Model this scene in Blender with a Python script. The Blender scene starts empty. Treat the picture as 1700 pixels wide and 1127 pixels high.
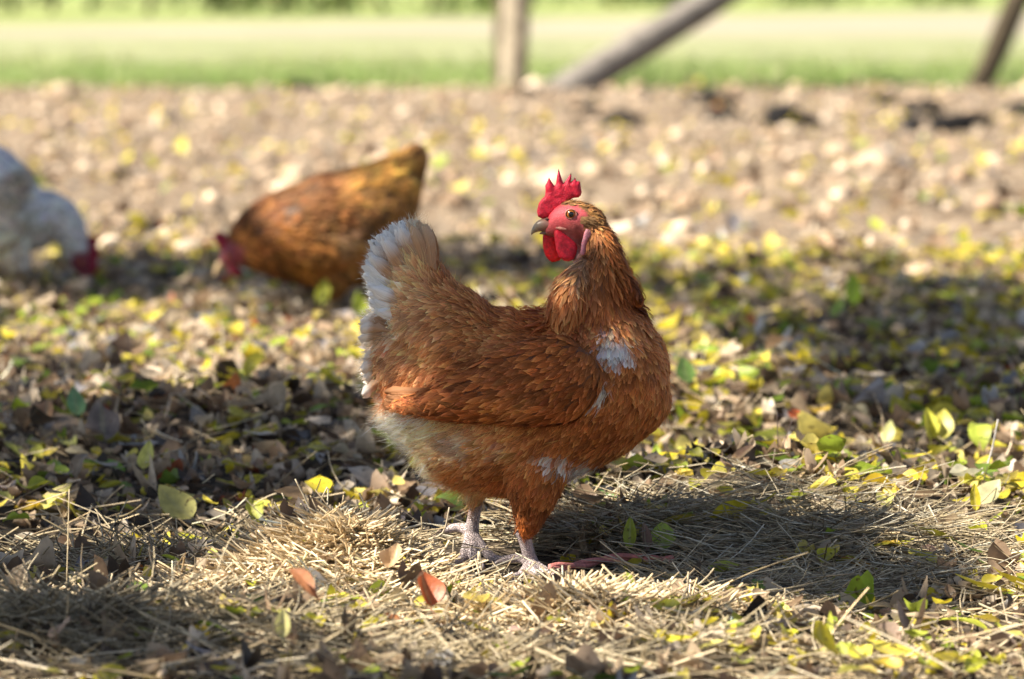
import bpy, bmesh, math, random
import numpy as np
from mathutils import Vector, Matrix
from mathutils.bvhtree import BVHTree
from mathutils.geometry import delaunay_2d_cdt

random.seed(7); rng = np.random.default_rng(7)
sc = bpy.context.scene
col = sc.collection
R = math.radians

# ------------------------------------------------------------------ camera
F = 7180.0; H = 0.606; PITCH = R(4.62); HEN_Y = 4.5
cam_d = bpy.data.cameras.new('camera'); cam = bpy.data.objects.new('camera', cam_d); col.objects.link(cam)
cam.location = (0, 0, H); cam.rotation_euler = (R(90) - PITCH, 0, 0)
cam_d.sensor_width = 36; cam_d.lens = F / 1700 * 36
cam_d.clip_start = 0.1; cam_d.clip_end = 3000
cam_d.dof.use_dof = True; cam_d.dof.focus_distance = HEN_Y - 0.05; cam_d.dof.aperture_fstop = 6.8
sc.camera = cam
# ------------------------------------------------------------------ light
SUN_AZ = R(-108); SUN_EL = R(43)
world = bpy.data.worlds.new("World"); sc.world = world; world.use_nodes = True
wn = world.node_tree.nodes; wl = world.node_tree.links
sky = wn.new('ShaderNodeTexSky'); sky.sky_type = 'NISHITA'; sky.sun_disc = False
sky.sun_elevation = SUN_EL; sky.sun_rotation = SUN_AZ; sky.air_density = 0.7; sky.dust_density = 0.4; sky.ozone_density = 1.0
hs = wn.new('ShaderNodeHueSaturation'); hs.inputs['Saturation'].default_value = 0.8; wl.new(sky.outputs[0], hs.inputs['Color'])
wl.new(hs.outputs[0], wn['Background'].inputs[0]); wn['Background'].inputs[1].default_value = 0.05
SUN = Vector((math.sin(SUN_AZ) * math.cos(SUN_EL), math.cos(SUN_AZ) * math.cos(SUN_EL), math.sin(SUN_EL)))
sd = bpy.data.lights.new('sun', 'SUN'); sun = bpy.data.objects.new('sun', sd); col.objects.link(sun)
sd.energy = 5.0; sd.angle = R(0.5); sd.color = (1.0, 0.93, 0.80)
sun.rotation_euler = SUN.to_track_quat('Z', 'Y').to_euler(); sun.location = (-3, 3, 5)
sc.view_settings.view_transform = 'Standard'; sc.view_settings.look = 'None'
sc.view_settings.gamma = 1; sc.view_settings.exposure = 1.66
sc.render.engine = 'CYCLES'
sc.cycles.use_denoising = True
sc.cycles.max_bounces = 6; sc.cycles.diffuse_bounces = 3; sc.cycles.transmission_bounces = 4
sc.cycles.sample_clamp_indirect = 4

# ------------------------------------------------------------------ projection helpers
cp, sp = math.cos(PITCH), math.sin(PITCH)
def ray(px, py):
    u = (px - 850) / F; v = -(py - 563.5) / F
    return Vector((u, cp + v * sp, -sp + v * cp))
def at(px, py, Y):
    d = ray(px, py); t = Y / d.y
    return Vector((d.x * t, Y, H + d.z * t))
def to_px(x, y, z):
    dz = z - H; w = y * cp - dz * sp; v = y * sp + dz * cp
    return 850 + F * x / w, 563.5 - F * v / w

# ------------------------------------------------------------------ noise + terrain
def _h(ix, iy, seed):
    n = np.sin(ix * 127.1 + iy * 311.7 + seed * 74.7) * 43758.5453
    return n - np.floor(n)
def vn(x, y, seed=0):
    ix = np.floor(x); iy = np.floor(y); fx = x - ix; fy = y - iy
    fx = fx * fx * (3 - 2 * fx); fy = fy * fy * (3 - 2 * fy)
    a = _h(ix, iy, seed); b = _h(ix + 1, iy, seed); c = _h(ix, iy + 1, seed); d = _h(ix + 1, iy + 1, seed)
    return (a * (1 - fx) + b * fx) * (1 - fy) + (c * (1 - fx) + d * fx) * fy - 0.5
def gau(x, y, cx, cy, rx, ry, p=2):
    return np.exp(-((np.abs((x - cx) / rx)) ** p + (np.abs((y - cy) / ry)) ** p))
def smooth(a, b, x):
    t = np.clip((x - a) / (b - a), 0, 1); return t * t * (3 - 2 * t)
MOUNDS = [(-0.170, 4.28, .100, .11, .050), (0.04, 4.05, .17, .09, .016), (0.31, 4.84, .24, .20, .066), (0.12, 4.62, .14, .10, .012),
          (-0.40, 3.92, .20, .13, .030), (-0.42, 5.75, .30, .45, .040), (0.26, 4.32, .16, .12, -.030), (0.45, 4.2, .2, .15, .012),
          (-0.05, 5.9, .2, .25, .02), (-0.42, 4.62, .15, .14, -.012), (0.42, 6.2, .35, .4, .03), (0.05, 3.85, .5, .1, .01),
          (-0.15, 7.0, .22, .3, .03)]
def terrain(x, y):
    x = np.asarray(x, float); y = np.asarray(y, float)
    h = np.zeros(np.broadcast(x, y).shape)
    for cx, cy, rx, ry, a in MOUNDS: h = h + a * gau(x, y, cx, cy, rx, ry)
    near = 1 - smooth(9, 13, y); far = smooth(7, 12, y) * (1 - smooth(25.5, 27.5, y))
    feet = 1 - 0.85 * gau(x, y, -0.01, 4.52, .12, .10)
    h = h + near * feet * (0.026 * vn(x * 5, y * 5, 1) + 0.022 * vn(x * 13, y * 13, 2) + 0.012 * vn(x * 34, y * 34, 3))
    h = h + far * (0.05 * vn(x * 2.6, y * 2.2, 4) + 0.04 * vn(x * 8, y * 7, 5) + 0.015 * vn(x * 22, y * 20, 6))
    field = smooth(26, 30, y)
    h = h + field * (0.03 * vn(x * 1.5, y * 1.5, 7) + 0.0) 
    return h
def ground(px, py, lift=0.0):
    d = ray(px, py); lo = 1.0; hi = None
    t = 2.5
    while t < 400:
        p = Vector((0, 0, H)) + d * t
        if p.z <= float(terrain(p.x, p.y)) + lift: break
        t *= 1.004
    a, b = t / 1.004, t
    for _ in range(14):
        m = (a + b) / 2; p = Vector((0, 0, H)) + d * m
        if p.z <= float(terrain(p.x, p.y)) + lift: b = m
        else: a = m
    return Vector((0, 0, H)) + d * b

# ------------------------------------------------------------------ materials
def new_mat(name):
    m = bpy.data.materials.new(name); m.use_nodes = True
    nt = m.node_tree; return m, nt, nt.nodes, nt.links, nt.nodes['Principled BSDF']
def N(nodes, kind, **kw):
    n = nodes.new(kind)
    for k, v in kw.items(): setattr(n, k, v)
    return n
def mat_attr(name, rough=.6, spec=.3, transl=0.0, nscale=200, namp=.25, bump=0.0, bscale=600, stretch=None, spots=None, sheen=0, sss=0):
    m, nt, nd, lk, b = new_mat(name)
    a = N(nd, 'ShaderNodeAttribute'); a.attribute_name = 'Col'
    tc = N(nd, 'ShaderNodeTexCoord'); src = tc.outputs['Object']
    if stretch:
        uv = N(nd, 'ShaderNodeUVMap'); mp = N(nd, 'ShaderNodeMapping'); mp.inputs['Scale'].default_value = stretch
        lk.new(uv.outputs[0], mp.inputs[0]); src2 = mp.outputs[0]; ns = 1.0
    else: src2 = src; ns = nscale
    no = N(nd, 'ShaderNodeTexNoise'); no.inputs['Scale'].default_value = ns; no.inputs['Detail'].default_value = 3
    lk.new(src2, no.inputs['Vector'])
    mr = N(nd, 'ShaderNodeMapRange'); mr.inputs[1].default_value = .3; mr.inputs[2].default_value = .7
    mr.inputs[3].default_value = 1 - namp; mr.inputs[4].default_value = 1 + namp
    lk.new(no.outputs[0], mr.inputs[0])
    mul = N(nd, 'ShaderNodeVectorMath', operation='SCALE'); lk.new(a.outputs['Color'], mul.inputs[0]); lk.new(mr.outputs[0], mul.inputs['Scale'])
    out = mul.outputs[0]
    if spots:
        n2 = N(nd, 'ShaderNodeTexNoise'); n2.inputs['Scale'].default_value = spots[0]; n2.inputs['Detail'].default_value = 4
        lk.new(src, n2.inputs['Vector'])
        cr = N(nd, 'ShaderNodeMapRange'); cr.inputs[1].default_value = spots[1]; cr.inputs[2].default_value = spots[1] + .06; lk.new(n2.outputs[0], cr.inputs[0])
        sc2 = N(nd, 'ShaderNodeMath', operation='MULTIPLY'); sc2.inputs[1].default_value = spots[2]; lk.new(cr.outputs[0], sc2.inputs[0])
        mx = N(nd, 'ShaderNodeMix', data_type='RGBA'); lk.new(sc2.outputs[0], mx.inputs[0]); lk.new(out, mx.inputs[6]); mx.inputs[7].default_value = (.12, .06, .025, 1)
        out = mx.outputs[2]
    lk.new(out, b.inputs['Base Color'])
    b.inputs['Roughness'].default_value = rough; b.inputs['Specular IOR Level'].default_value = spec
    if sheen: b.inputs['Sheen Weight'].default_value = sheen; b.inputs['Sheen Roughness'].default_value = .4
    if sss:
        b.inputs['Subsurface Weight'].default_value = sss; b.inputs['Subsurface Radius'].default_value = (.006, .0015, .001); b.inputs['Subsurface Scale'].default_value = 1
    if bump:
        n3 = N(nd, 'ShaderNodeTexNoise'); n3.inputs['Scale'].default_value = bscale; n3.inputs['Detail'].default_value = 2; lk.new(src, n3.inputs['Vector'])
        bp = N(nd, 'ShaderNodeBump'); bp.inputs['Strength'].default_value = bump; bp.inputs['Distance'].default_value = .001
        lk.new(n3.outputs[0], bp.inputs['Height']); lk.new(bp.outputs[0], b.inputs['Normal'])
    if transl:
        tr = N(nd, 'ShaderNodeBsdfTranslucent'); lk.new(out, tr.inputs[0])
        ms = N(nd, 'ShaderNodeMixShader'); ms.inputs[0].default_value = transl
        lk.new(b.outputs[0], ms.inputs[1]); lk.new(tr.outputs[0], ms.inputs[2]); lk.new(ms.outputs[0], nd['Material Output'].inputs[0])
    return m
M_LEAF = mat_attr('leaf_litter', rough=.45, spec=.4, transl=.38, nscale=90, namp=.22, spots=(120, .62, .75), bump=.4, bscale=250)
M_STRAW = mat_attr('straw', rough=.5, spec=.35, transl=.1, nscale=120, namp=.25)
M_FEATHER = mat_attr('feather', rough=.6, spec=.14, transl=.15, namp=.2, stretch=(22, 2.2, 1))
M_DOWN = mat_attr('down', rough=.7, spec=.1, transl=.3, nscale=80, namp=.1)
M_SKIN = mat_attr('skin', rough=.5, spec=.35, nscale=260, namp=.22, bump=.6, bscale=900, sss=.15)
M_COMB = mat_attr('comb_skin', rough=.45, spec=.35, nscale=260, namp=.3, bump=.9, bscale=800, sss=.25, transl=.08)
M_LEG = mat_attr('leg_skin', rough=.5, spec=.35, nscale=300, namp=.2)
M_HORN = mat_attr('horn', rough=.35, spec=.5, nscale=250, namp=.15)
M_CROWN = mat_attr('tree_leaves', rough=.45, spec=.4, transl=.12, nscale=40, namp=.2)
M_GRASS = mat_attr('grass_blades', rough=.6, spec=.25, transl=.45, nscale=5, namp=.2)
M_CLOD = mat_attr('soil_clod', rough=.95, spec=.1, nscale=60, namp=.35, bump=.8, bscale=200)
M_WOOD = mat_attr('weathered_wood', rough=.85, spec=.15, nscale=14, namp=.4, bump=1, bscale=60)
M_ROOT = mat_attr('root_bark', rough=.6, spec=.3, nscale=250, namp=.3, bump=.8, bscale=500)
def scales(m):
    nt = m.node_tree; nd = nt.nodes; lk = nt.links; b = nd['Principled BSDF']
    tc = N(nd, 'ShaderNodeTexCoord'); mp = N(nd, 'ShaderNodeMapping'); mp.inputs['Scale'].default_value = (1, 1, 1.7)
    v = N(nd, 'ShaderNodeTexVoronoi', feature='DISTANCE_TO_EDGE'); v.inputs['Scale'].default_value = 330
    lk.new(tc.outputs['Object'], mp.inputs[0]); lk.new(mp.outputs[0], v.inputs['Vector'])
    mr = N(nd, 'ShaderNodeMapRange'); mr.inputs[2].default_value = .18; lk.new(v.outputs[0], mr.inputs[0])
    bp = N(nd, 'ShaderNodeBump'); bp.inputs['Strength'].default_value = 1; bp.inputs['Distance'].default_value = .0018
    lk.new(mr.outputs[0], bp.inputs['Height']); lk.new(bp.outputs[0], b.inputs['Normal'])
    old = b.inputs['Base Color'].links[0].from_socket; m2 = N(nd, 'ShaderNodeMapRange'); m2.inputs[2].default_value = .12; m2.inputs[3].default_value = .72; lk.new(v.outputs[0], m2.inputs[0])
    vm = N(nd, 'ShaderNodeVectorMath', operation='SCALE'); lk.new(old, vm.inputs[0]); lk.new(m2.outputs[0], vm.inputs['Scale']); lk.new(vm.outputs[0], b.inputs['Base Color'])
 
scales(M_LEG)
def plain(name, c, rough=.5, spec=.5):
    m, nt, nd, lk, b = new_mat(name)
    no = N(nd, 'ShaderNodeTexNoise'); no.inputs['Scale'].default_value = 300; tc = N(nd, 'ShaderNodeTexCoord'); lk.new(tc.outputs['Object'], no.inputs['Vector'])
    mx = N(nd, 'ShaderNodeMix', data_type='RGBA'); lk.new(no.outputs[0], mx.inputs[0]); mx.inputs[6].default_value = (*[v * .8 for v in c], 1); mx.inputs[7].default_value = (*[v * 1.2 for v in c], 1)
    lk.new(mx.outputs[2], b.inputs['Base Color']); b.inputs['Roughness'].default_value = rough; b.inputs['Specular IOR Level'].default_value = spec
    return m
M_IRIS = plain('iris', (.42, .13, .02), .08, .6); M_PUPIL = plain('pupil', (.008, .006, .006), .05, .7)

def mat_soil():
    m, nt, nd, lk, b = new_mat('soil')
    geo = N(nd, 'ShaderNodeNewGeometry'); sep = N(nd, 'ShaderNodeSeparateXYZ'); lk.new(geo.outputs['Position'], sep.inputs[0])
    def noise(s, det=5, sc_=(1, 1, 1)):
        mp = N(nd, 'ShaderNodeMapping'); mp.inputs['Scale'].default_value = sc_; lk.new(geo.outputs['Position'], mp.inputs[0])
        n = N(nd, 'ShaderNodeTexNoise'); n.inputs['Scale'].default_value = s; n.inputs['Detail'].default_value = det; lk.new(mp.outputs[0], n.inputs['Vector']); return n.outputs[0]
    def rng_(src, a, b_, c=0, d=1):
        r = N(nd, 'ShaderNodeMapRange'); r.interpolation_type = 'SMOOTHSTEP'; r.inputs[1].default_value = a; r.inputs[2].default_value = b_; r.inputs[3].default_value = c; r.inputs[4].default_value = d
        lk.new(src, r.inputs[0]); return r.outputs[0]
    def mix(f, a, b_):
        x = N(nd, 'ShaderNodeMix', data_type='RGBA'); lk.new(f, x.inputs[0])
        for k, v in ((6, a), (7, b_)):
            if isinstance(v, tuple): x.inputs[k].default_value = (*v, 1)
            else: lk.new(v, x.inputs[k])
        return x.outputs[2]
    def add(a, b_, k):
        x = N(nd, 'ShaderNodeMath', operation='MULTIPLY_ADD'); lk.new(a, x.inputs[0]); x.inputs[1].default_value = k; lk.new(b_, x.inputs[2]); return x.outputs[0]
    humus = mix(rng_(noise(60), .35, .65), (.035, .027, .02), (.10, .075, .052))
    dry = mix(rng_(noise(7), .35, .65), (.14, .10, .066), (.225, .17, .118))
    dry = mix(rng_(noise(30), .5, .7), dry, (.30, .24, .18))
    near = mix(rng_(add(noise(3), sep.outputs['Y'], 2.5), 8.2, 10.5), humus, dry)
    # pasture beyond the fence: mown strips of different grass
    green = mix(rng_(noise(1.2), .35, .65), (.14, .19, .065), (.22, .26, .11))
    pale = mix(rng_(noise(.5), .35, .65), (.21, .23, .11), (.28, .28, .16))
    cream = mix(rng_(noise(.3), .35, .65), (.28, .25, .18), (.34, .30, .22))
    far = mix(rng_(noise(.08), .35, .65), (.17, .22, .07), (.30, .32, .12))
    yn = add(noise(.25), sep.outputs['Y'], 6)
    c = mix(rng_(yn, 33, 42), green, pale)
    c = mix(rng_(yn, 56, 64), c, cream)
    xn = add(sep.outputs['X'], yn, -2.2)
    c = mix(rng_(xn, 86, 104), c, far)
    edge = add(noise(1.5), sep.outputs['Y'], 1.2)
    base = mix(rng_(edge, 27.4, 27.9), near, c)
    lk.new(base, b.inputs['Base Color']); b.inputs['Roughness'].default_value = .95; b.inputs['Specular IOR Level'].default_value = .15
    bp = N(nd, 'ShaderNodeBump'); bp.inputs['Strength'].default_value = .9; bp.inputs['Distance'].default_value = .012
    lk.new(noise(45, 6), bp.inputs['Height']); lk.new(bp.outputs[0], b.inputs['Normal'])
    return m
M_SOIL = mat_soil()

# ------------------------------------------------------------------ mesh helpers
def make_mesh(name, verts, faces, mat, cols=None, uvs=None, smooth_=True):
    """verts (n,3); faces list or (m,k) array; cols per vertex (n,3)"""
    me = bpy.data.meshes.new(name); verts = np.asarray(verts, np.float32)
    if isinstance(faces, np.ndarray):
        k = faces.shape[1]; m = len(faces)
        me.vertices.add(len(verts)); me.vertices.foreach_set('co', verts.ravel())
        me.loops.add(m * k); me.loops.foreach_set('vertex_index', faces.astype(np.int32).ravel())
        me.polygons.add(m); me.polygons.foreach_set('loop_start', np.arange(0, m * k, k, dtype=np.int32))
        me.polygons.foreach_set('loop_total', np.full(m, k, np.int32))
        me.update(calc_edges=True)
    else:
        me.from_pydata(verts.tolist(), [], faces); me.update()
    if smooth_: me.polygons.foreach_set('use_smooth', np.ones(len(me.polygons), bool))
    if cols is not None:
        cols = np.asarray(cols, np.float32)
        if cols.ndim == 1: cols = np.tile(cols, (len(verts), 1))
        a = me.attributes.new('Col', 'FLOAT_COLOR', 'POINT')
        a.data.foreach_set('color', np.concatenate([np.clip(cols, 0, 1), np.ones((len(verts), 1), np.float32)], 1).ravel())
    if uvs is not None:
        li = np.empty(len(me.loops), np.int32); me.loops.foreach_get('vertex_index', li)
        l = me.uv_layers.new(name='UVMap'); l.data.foreach_set('uv', np.asarray(uvs, np.float32)[li].ravel())
    me.materials.append(mat)
    return me
def obj(name, me, parent=None, loc=None, label=None, cat=None, group=None, kind=None):
    o = bpy.data.objects.new(name, me); col.objects.link(o)
    if parent: o.parent = parent
    if loc is not None: o.location = loc
    if label: o['label'] = label
    if cat: o['category'] = cat
    if group: o['group'] = group
    if kind: o['kind'] = kind
    return o
def empty(name, loc, label, cat, group=None):
    o = bpy.data.objects.new(name, None); col.objects.link(o); o.location = loc; o['label'] = label; o['category'] = cat
    o.empty_display_size = .1
    if group: o['group'] = group
    return o

def loft(path, seg=28, lateral=(0, 1, 0)):
    """path: list of (Vector centre, in-plane radius b, lateral radius a)."""
    vs = []; fs = []; n = len(path); lat = Vector(lateral)
    for i, (c, b, a) in enumerate(path):
        t = (path[min(i + 1, n - 1)][0] - path[max(i - 1, 0)][0]).normalized()
        l = (lat - t * lat.dot(t)).normalized(); u = t.cross(l)
        for k in range(seg):
            an = 2 * math.pi * k / seg
            vs.append(c + l * (a * math.cos(an)) + u * (b * math.sin(an)))
    for i in range(n - 1):
        for k in range(seg):
            k2 = (k + 1) % seg
            fs.append((i * seg + k, i * seg + k2, (i + 1) * seg + k2, (i + 1) * seg + k))
    vs.append(path[0][0]); vs.append(path[-1][0]); e = len(vs)
    for k in range(seg):
        k2 = (k + 1) % seg
        fs.append((e - 2, k2, k)); fs.append((e - 1, (n - 1) * seg + k, (n - 1) * seg + k2))
    return vs, fs
def resample(path, n):
    P = np.array([[*c, b, a] for c, b, a in path]); m = len(P); out = []
    for i in range(m - 1):
        p0, p1, p2, p3 = P[max(i - 1, 0)], P[i], P[i + 1], P[min(i + 2, m - 1)]
        for k in range(n):
            t = k / n
            q = .5 * ((2 * p1) + (-p0 + p2) * t + (2 * p0 - 5 * p1 + 4 * p2 - p3) * t * t + (-p0 + 3 * p1 - 3 * p2 + p3) * t ** 3)
            out.append((Vector(q[:3]), max(q[3], .0005), max(q[4], .0005)))
    q = P[-1]; out.append((Vector(q[:3]), q[3], q[4])); return out
def blob(c, r, seg=20):
    rx, ry, rz = r; c = Vector(c)
    return loft([(c + Vector((rx * math.cos(th), 0, 0)), rz * math.sin(th) + 1e-4, ry * math.sin(th) + 1e-4) for th in np.linspace(math.pi - .05, .05, 12)], seg)
def fuse(parts, voxel, smooth_it=6):
    vs = []; fs = []
    for v, f in parts:
        o = len(vs); vs += [tuple(x) for x in v]; fs += [tuple(i + o for i in q) for q in f]
    me = bpy.data.meshes.new('tmp'); me.from_pydata(vs, [], fs); me.update()
    bm = bmesh.new(); bm.from_mesh(me); bmesh.ops.recalc_face_normals(bm, faces=bm.faces); bm.to_mesh(me); bm.free()
    o = bpy.data.objects.new('tmp', me); col.objects.link(o)
    r = o.modifiers.new('r', 'REMESH'); r.mode = 'VOXEL'; r.voxel_size = voxel
    s = o.modifiers.new('s', 'SMOOTH'); s.factor = .5; s.iterations = smooth_it
    dg = bpy.context.evaluated_depsgraph_get(); dg.update()
    m2 = bpy.data.meshes.new_from_object(o.evaluated_get(dg))
    V = np.empty(len(m2.vertices) * 3, np.float32); m2.vertices.foreach_get('co', V); V = V.reshape(-1, 3)
    fc = [tuple(p.vertices) for p in m2.polygons]
    bpy.data.objects.remove(o); bpy.data.meshes.remove(me); bpy.data.meshes.remove(m2)
    return V, fc

def inflate(outline, thick, edge, step, y0=0.0, yslope=(0, 0), wob=0.0):
    """outline in (x,z) metres -> closed leaf-like solid, returns verts, faces"""
    pts = []
    n = len(outline)
    for i in range(n):
        a = Vector(outline[i]); b = Vector(outline[(i + 1) % n]); k = max(1, int((b - a).length / step))
        for j in range(k): pts.append(a.lerp(b, j / k))
    m = len(pts); P = np.array([[p.x, p.y] for p in pts])
    Q = np.roll(P, -1, 0)
    def inside(x, z):
        c = ((P[:, 1] > z) != (Q[:, 1] > z)) & (x < (Q[:, 0] - P[:, 0]) * (z - P[:, 1]) / (Q[:, 1] - P[:, 1] + 1e-12) + P[:, 0])
        return c.sum() % 2 == 1
    def dist(x, z):
        d = Q - P; t = np.clip(((x - P[:, 0]) * d[:, 0] + (z - P[:, 1]) * d[:, 1]) / ((d ** 2).sum(1) + 1e-12), 0, 1)
        return np.sqrt((P[:, 0] + t * d[:, 0] - x) ** 2 + (P[:, 1] + t * d[:, 1] - z) ** 2).min()
    lo = P.min(0); hi = P.max(0); ins = []
    for x in np.arange(lo[0], hi[0], step):
        for z in np.arange(lo[1], hi[1], step):
            xx = x + (step / 2 if int((z - lo[1]) / step) % 2 else 0)
            if inside(xx, z) and dist(xx, z) > step * .45: ins.append(Vector((xx, z)))
    co = pts + ins
    v2, e2, f2, _, _, _ = delaunay_2d_cdt(co, [(i, (i + 1) % m) for i in range(m)], [], 0, 1e-7)
    f2 = [f for f in f2 if inside(sum(v2[i].x for i in f) / 3, sum(v2[i].y for i in f) / 3)]
    nb = m; front = []; back = []; vs = []
    D = [0 if i < m else dist(v.x, v.y) for i, v in enumerate(v2)]
    for s in (-1, 1):
        for i, v in enumerate(v2):
            t = min(D[i] / edge, 1); th = thick * math.sqrt(max(0, 1 - (1 - t) ** 2))
            w = wob * (vn(np.array(v.x * 300), np.array(v.y * 300), 9))
            vs.append((v.x, y0 + yslope[0] * v.x + yslope[1] * v.y + s * th + float(w), v.y))
    k = len(v2)
    fs = [tuple(f) for f in f2] + [tuple(k + i for i in reversed(f)) for f in f2]
    # weld boundary
    fs = [tuple(i - k if (i >= k and i - k < m) else i for i in f) for f in fs]
    return vs, fs

def idw(px, py, ctrl, p=3.0):
    C = np.array(ctrl, float); d = (px[:, None] - C[None, :, 0]) ** 2 + (py[:, None] - C[None, :, 1]) ** 2 + 30.0
    w = d ** (-p / 2); w /= w.sum(1, keepdims=True)
    return w @ C[:, 2:]

def plumage(V, faces, topx, flow, colf, cover, skip=None, liftk=1.0, seed=1, y_out=None):
    """feathers shingled over a surface. returns verts, faces, cols, uvs"""
    r = np.random.default_rng(seed)
    T = np.array([(f[0], f[1], f[2]) for f in faces] + [(f[0], f[2], f[3]) for f in faces if len(f) == 4])
    A, B, C = V[T[:, 0]], V[T[:, 1]], V[T[:, 2]]
    ar = np.linalg.norm(np.cross(B - A, C - A), axis=1) / 2
    tot = ar.sum(); minarea = 30e-6
    ncand = int(tot / minarea * 4)
    ti = r.choice(len(T), ncand, p=ar / tot); u = r.random((ncand, 2)); fl = u.sum(1) > 1; u[fl] = 1 - u[fl]
    P = A[ti] + (B - A)[ti] * u[:, :1] + (C - A)[ti] * u[:, 1:]
    px, py = topx(P); fv = idw(px, py, flow)
    L = fv[:, 2] * .001 * r.uniform(.8, 1.2, ncand); W = fv[:, 3] * .001 * r.uniform(.85, 1.15, ncand) * .5
    prob = cover / (L * 2 * W * .75) * tot / ncand
    keep = r.random(ncand) < prob
    if skip is not None: keep &= ~skip(px, py, P)
    P, L, W, fv, px, py = P[keep], L[keep], W[keep], fv[keep], px[keep], py[keep]
    bvh = BVHTree.FromPolygons([tuple(v) for v in V.tolist()], faces)
    n = len(P); rows = 6; tt = np.array([0, .22, .45, .68, .87, 1.0]); ww = np.array([.35, .8, 1.0, .97, .68, .22])
    ss = np.array([-1, -.5, 0, .5, 1.0])
    out = np.empty((n, rows, 5, 3)); kink = r.normal(0, .2, n); lj = r.uniform(.7, 1.6, n)
    keep2 = np.ones(n, bool)
    for i in range(n):
        p = Vector(P[i]); loc, nor, _, _ = bvh.find_nearest(p)
        d = Vector((fv[i, 0], 0, -fv[i, 1]))
        d = d - nor * d.dot(nor)
        if d.length < .08: d = Vector((0, 0, -1)) - nor * (-nor.z)
        d.normalize(); b = nor.cross(d); d = (d + b * kink[i]).normalized()
        p = loc; prev = 0
        for j in range(rows):
            if j:
                p = p + d * (L[i] * (tt[j] - tt[j - 1]))
                l2, n2, _, dist = bvh.find_nearest(p)
                if l2 is not None:
                    if dist < L[i] * .35: p = l2; nor = n2
                d = (d - nor * d.dot(nor)).normalized()
            b = nor.cross(d)
            lift = (.0006 + (tt[j] ** 1.2) * .0022 * lj[i] * liftk * min(1.6, L[i] / .018))
            for k in range(5):
                s = ss[k]; tj = -0.10 * s * s * L[i] * tt[j] + (r.normal(0, .05) * L[i] if j == 5 else 0)
                out[i, j, k] = p + b * (s * ww[j] * W[i]) + d * tj + nor * (lift - .28 * W[i] * s * s)
    V2 = out.reshape(-1, 3)
    idx = np.arange(n * rows * 5).reshape(n, rows, 5)
    Fq = np.stack([idx[:, :-1, :-1], idx[:, :-1, 1:], idx[:, 1:, 1:], idx[:, 1:, :-1]], -1).reshape(-1, 4)
    base = colf(px, py, P, r)
    jit = np.exp(r.normal(0, .24, (n, 1))) * (1 + r.normal(0, .05, (n, 3)))
    clump = 1 + .75 * vn(px / 26, py / 14, 41) + .8 * vn(px / 10, py / 7, 42)
    lightness = smooth(.30, .65, base.max(1)); clump = clump * (1 - .75 * lightness) + .75 * lightness
    base = base * jit * clump[:, None]
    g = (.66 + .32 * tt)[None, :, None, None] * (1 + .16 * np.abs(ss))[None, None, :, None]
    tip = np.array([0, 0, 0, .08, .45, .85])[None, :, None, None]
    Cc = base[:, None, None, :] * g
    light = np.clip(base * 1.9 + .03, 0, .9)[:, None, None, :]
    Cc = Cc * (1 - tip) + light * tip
    uv = np.stack(np.broadcast_arrays(ss[None, None, :] * .5 + .5 + np.arange(n)[:, None, None] * 1.37, tt[None, :, None] + np.arange(n)[:, None, None] * .71), -1)
    return V2, Fq, Cc.reshape(-1, 3), uv.reshape(-1, 2)

def downs(V, faces, topx, flow, colf, count, length, width=.0003, skip=None, stand=.4, seed=5):
    r = np.random.default_rng(seed)
    T = np.array([(f[0], f[1], f[2]) for f in faces] + [(f[0], f[2], f[3]) for f in faces if len(f) == 4])
    A, B, C = V[T[:, 0]], V[T[:, 1]], V[T[:, 2]]; nn = np.cross(B - A, C - A); ar = np.linalg.norm(nn, axis=1); nn /= (ar[:, None] + 1e-12)
    ti = r.choice(len(T), count, p=ar / ar.sum()); u = r.random((count, 2)); fl = u.sum(1) > 1; u[fl] = 1 - u[fl]
    P = A[ti] + (B - A)[ti] * u[:, :1] + (C - A)[ti] * u[:, 1:]; nr = nn[ti]
    px, py = topx(P); fv = idw(px, py, flow)
    if skip is not None:
        k = ~skip(px, py, P); P, nr, px, py, fv = P[k], nr[k], px[k], py[k], fv[k]
    n = len(P); d = np.stack([fv[:, 0], np.zeros(n), -fv[:, 1]], 1)
    d -= nr * (d * nr).sum(1, keepdims=True); d /= np.linalg.norm(d, axis=1, keepdims=True) + 1e-9
    d += r.normal(0, .3, (n, 3)); st = (r.random((n, 1)) * stand)
    L = (length * r.uniform(.5, 1.3, n) * np.clip(fv[:, 2] / 18, .35, 1.3))[:, None]
    p0 = P + nr * .002; p1 = p0 + (d * (1 - st * .4) + nr * st) * L * .5; p2 = p1 + (d + nr * st * .3) * L * .5 
    s = np.cross(d, nr); s /= np.linalg.norm(s, axis=1, keepdims=True) + 1e-9
    w = width * r.uniform(.6, 1.3, (n, 1))
    VV = np.stack([p0 - s * w, p0 + s * w, p1 - s * w * .8, p1 + s * w * .8, p2], 1).reshape(-1, 3)
    i0 = np.arange(n) * 5
    Fq = np.concatenate([np.stack([i0, i0 + 1, i0 + 3, i0 + 2], 1), np.stack([i0 + 2, i0 + 3, i0 + 4, i0 + 4], 1)])
    f3 = [tuple(q[:3]) if q[2] == q[3] else tuple(q) for q in Fq.tolist()]
    c = np.clip(colf(px, py, P, r) * np.exp(r.normal(0, .28, (n, 1))) * (1.15 * (1 + .7 * vn(px / 26, py / 14, 41) + .7 * vn(px / 10, py / 7, 42)))[:, None], 0, .9)
    return VV, f3, np.repeat(c, 5, 0)

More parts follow.
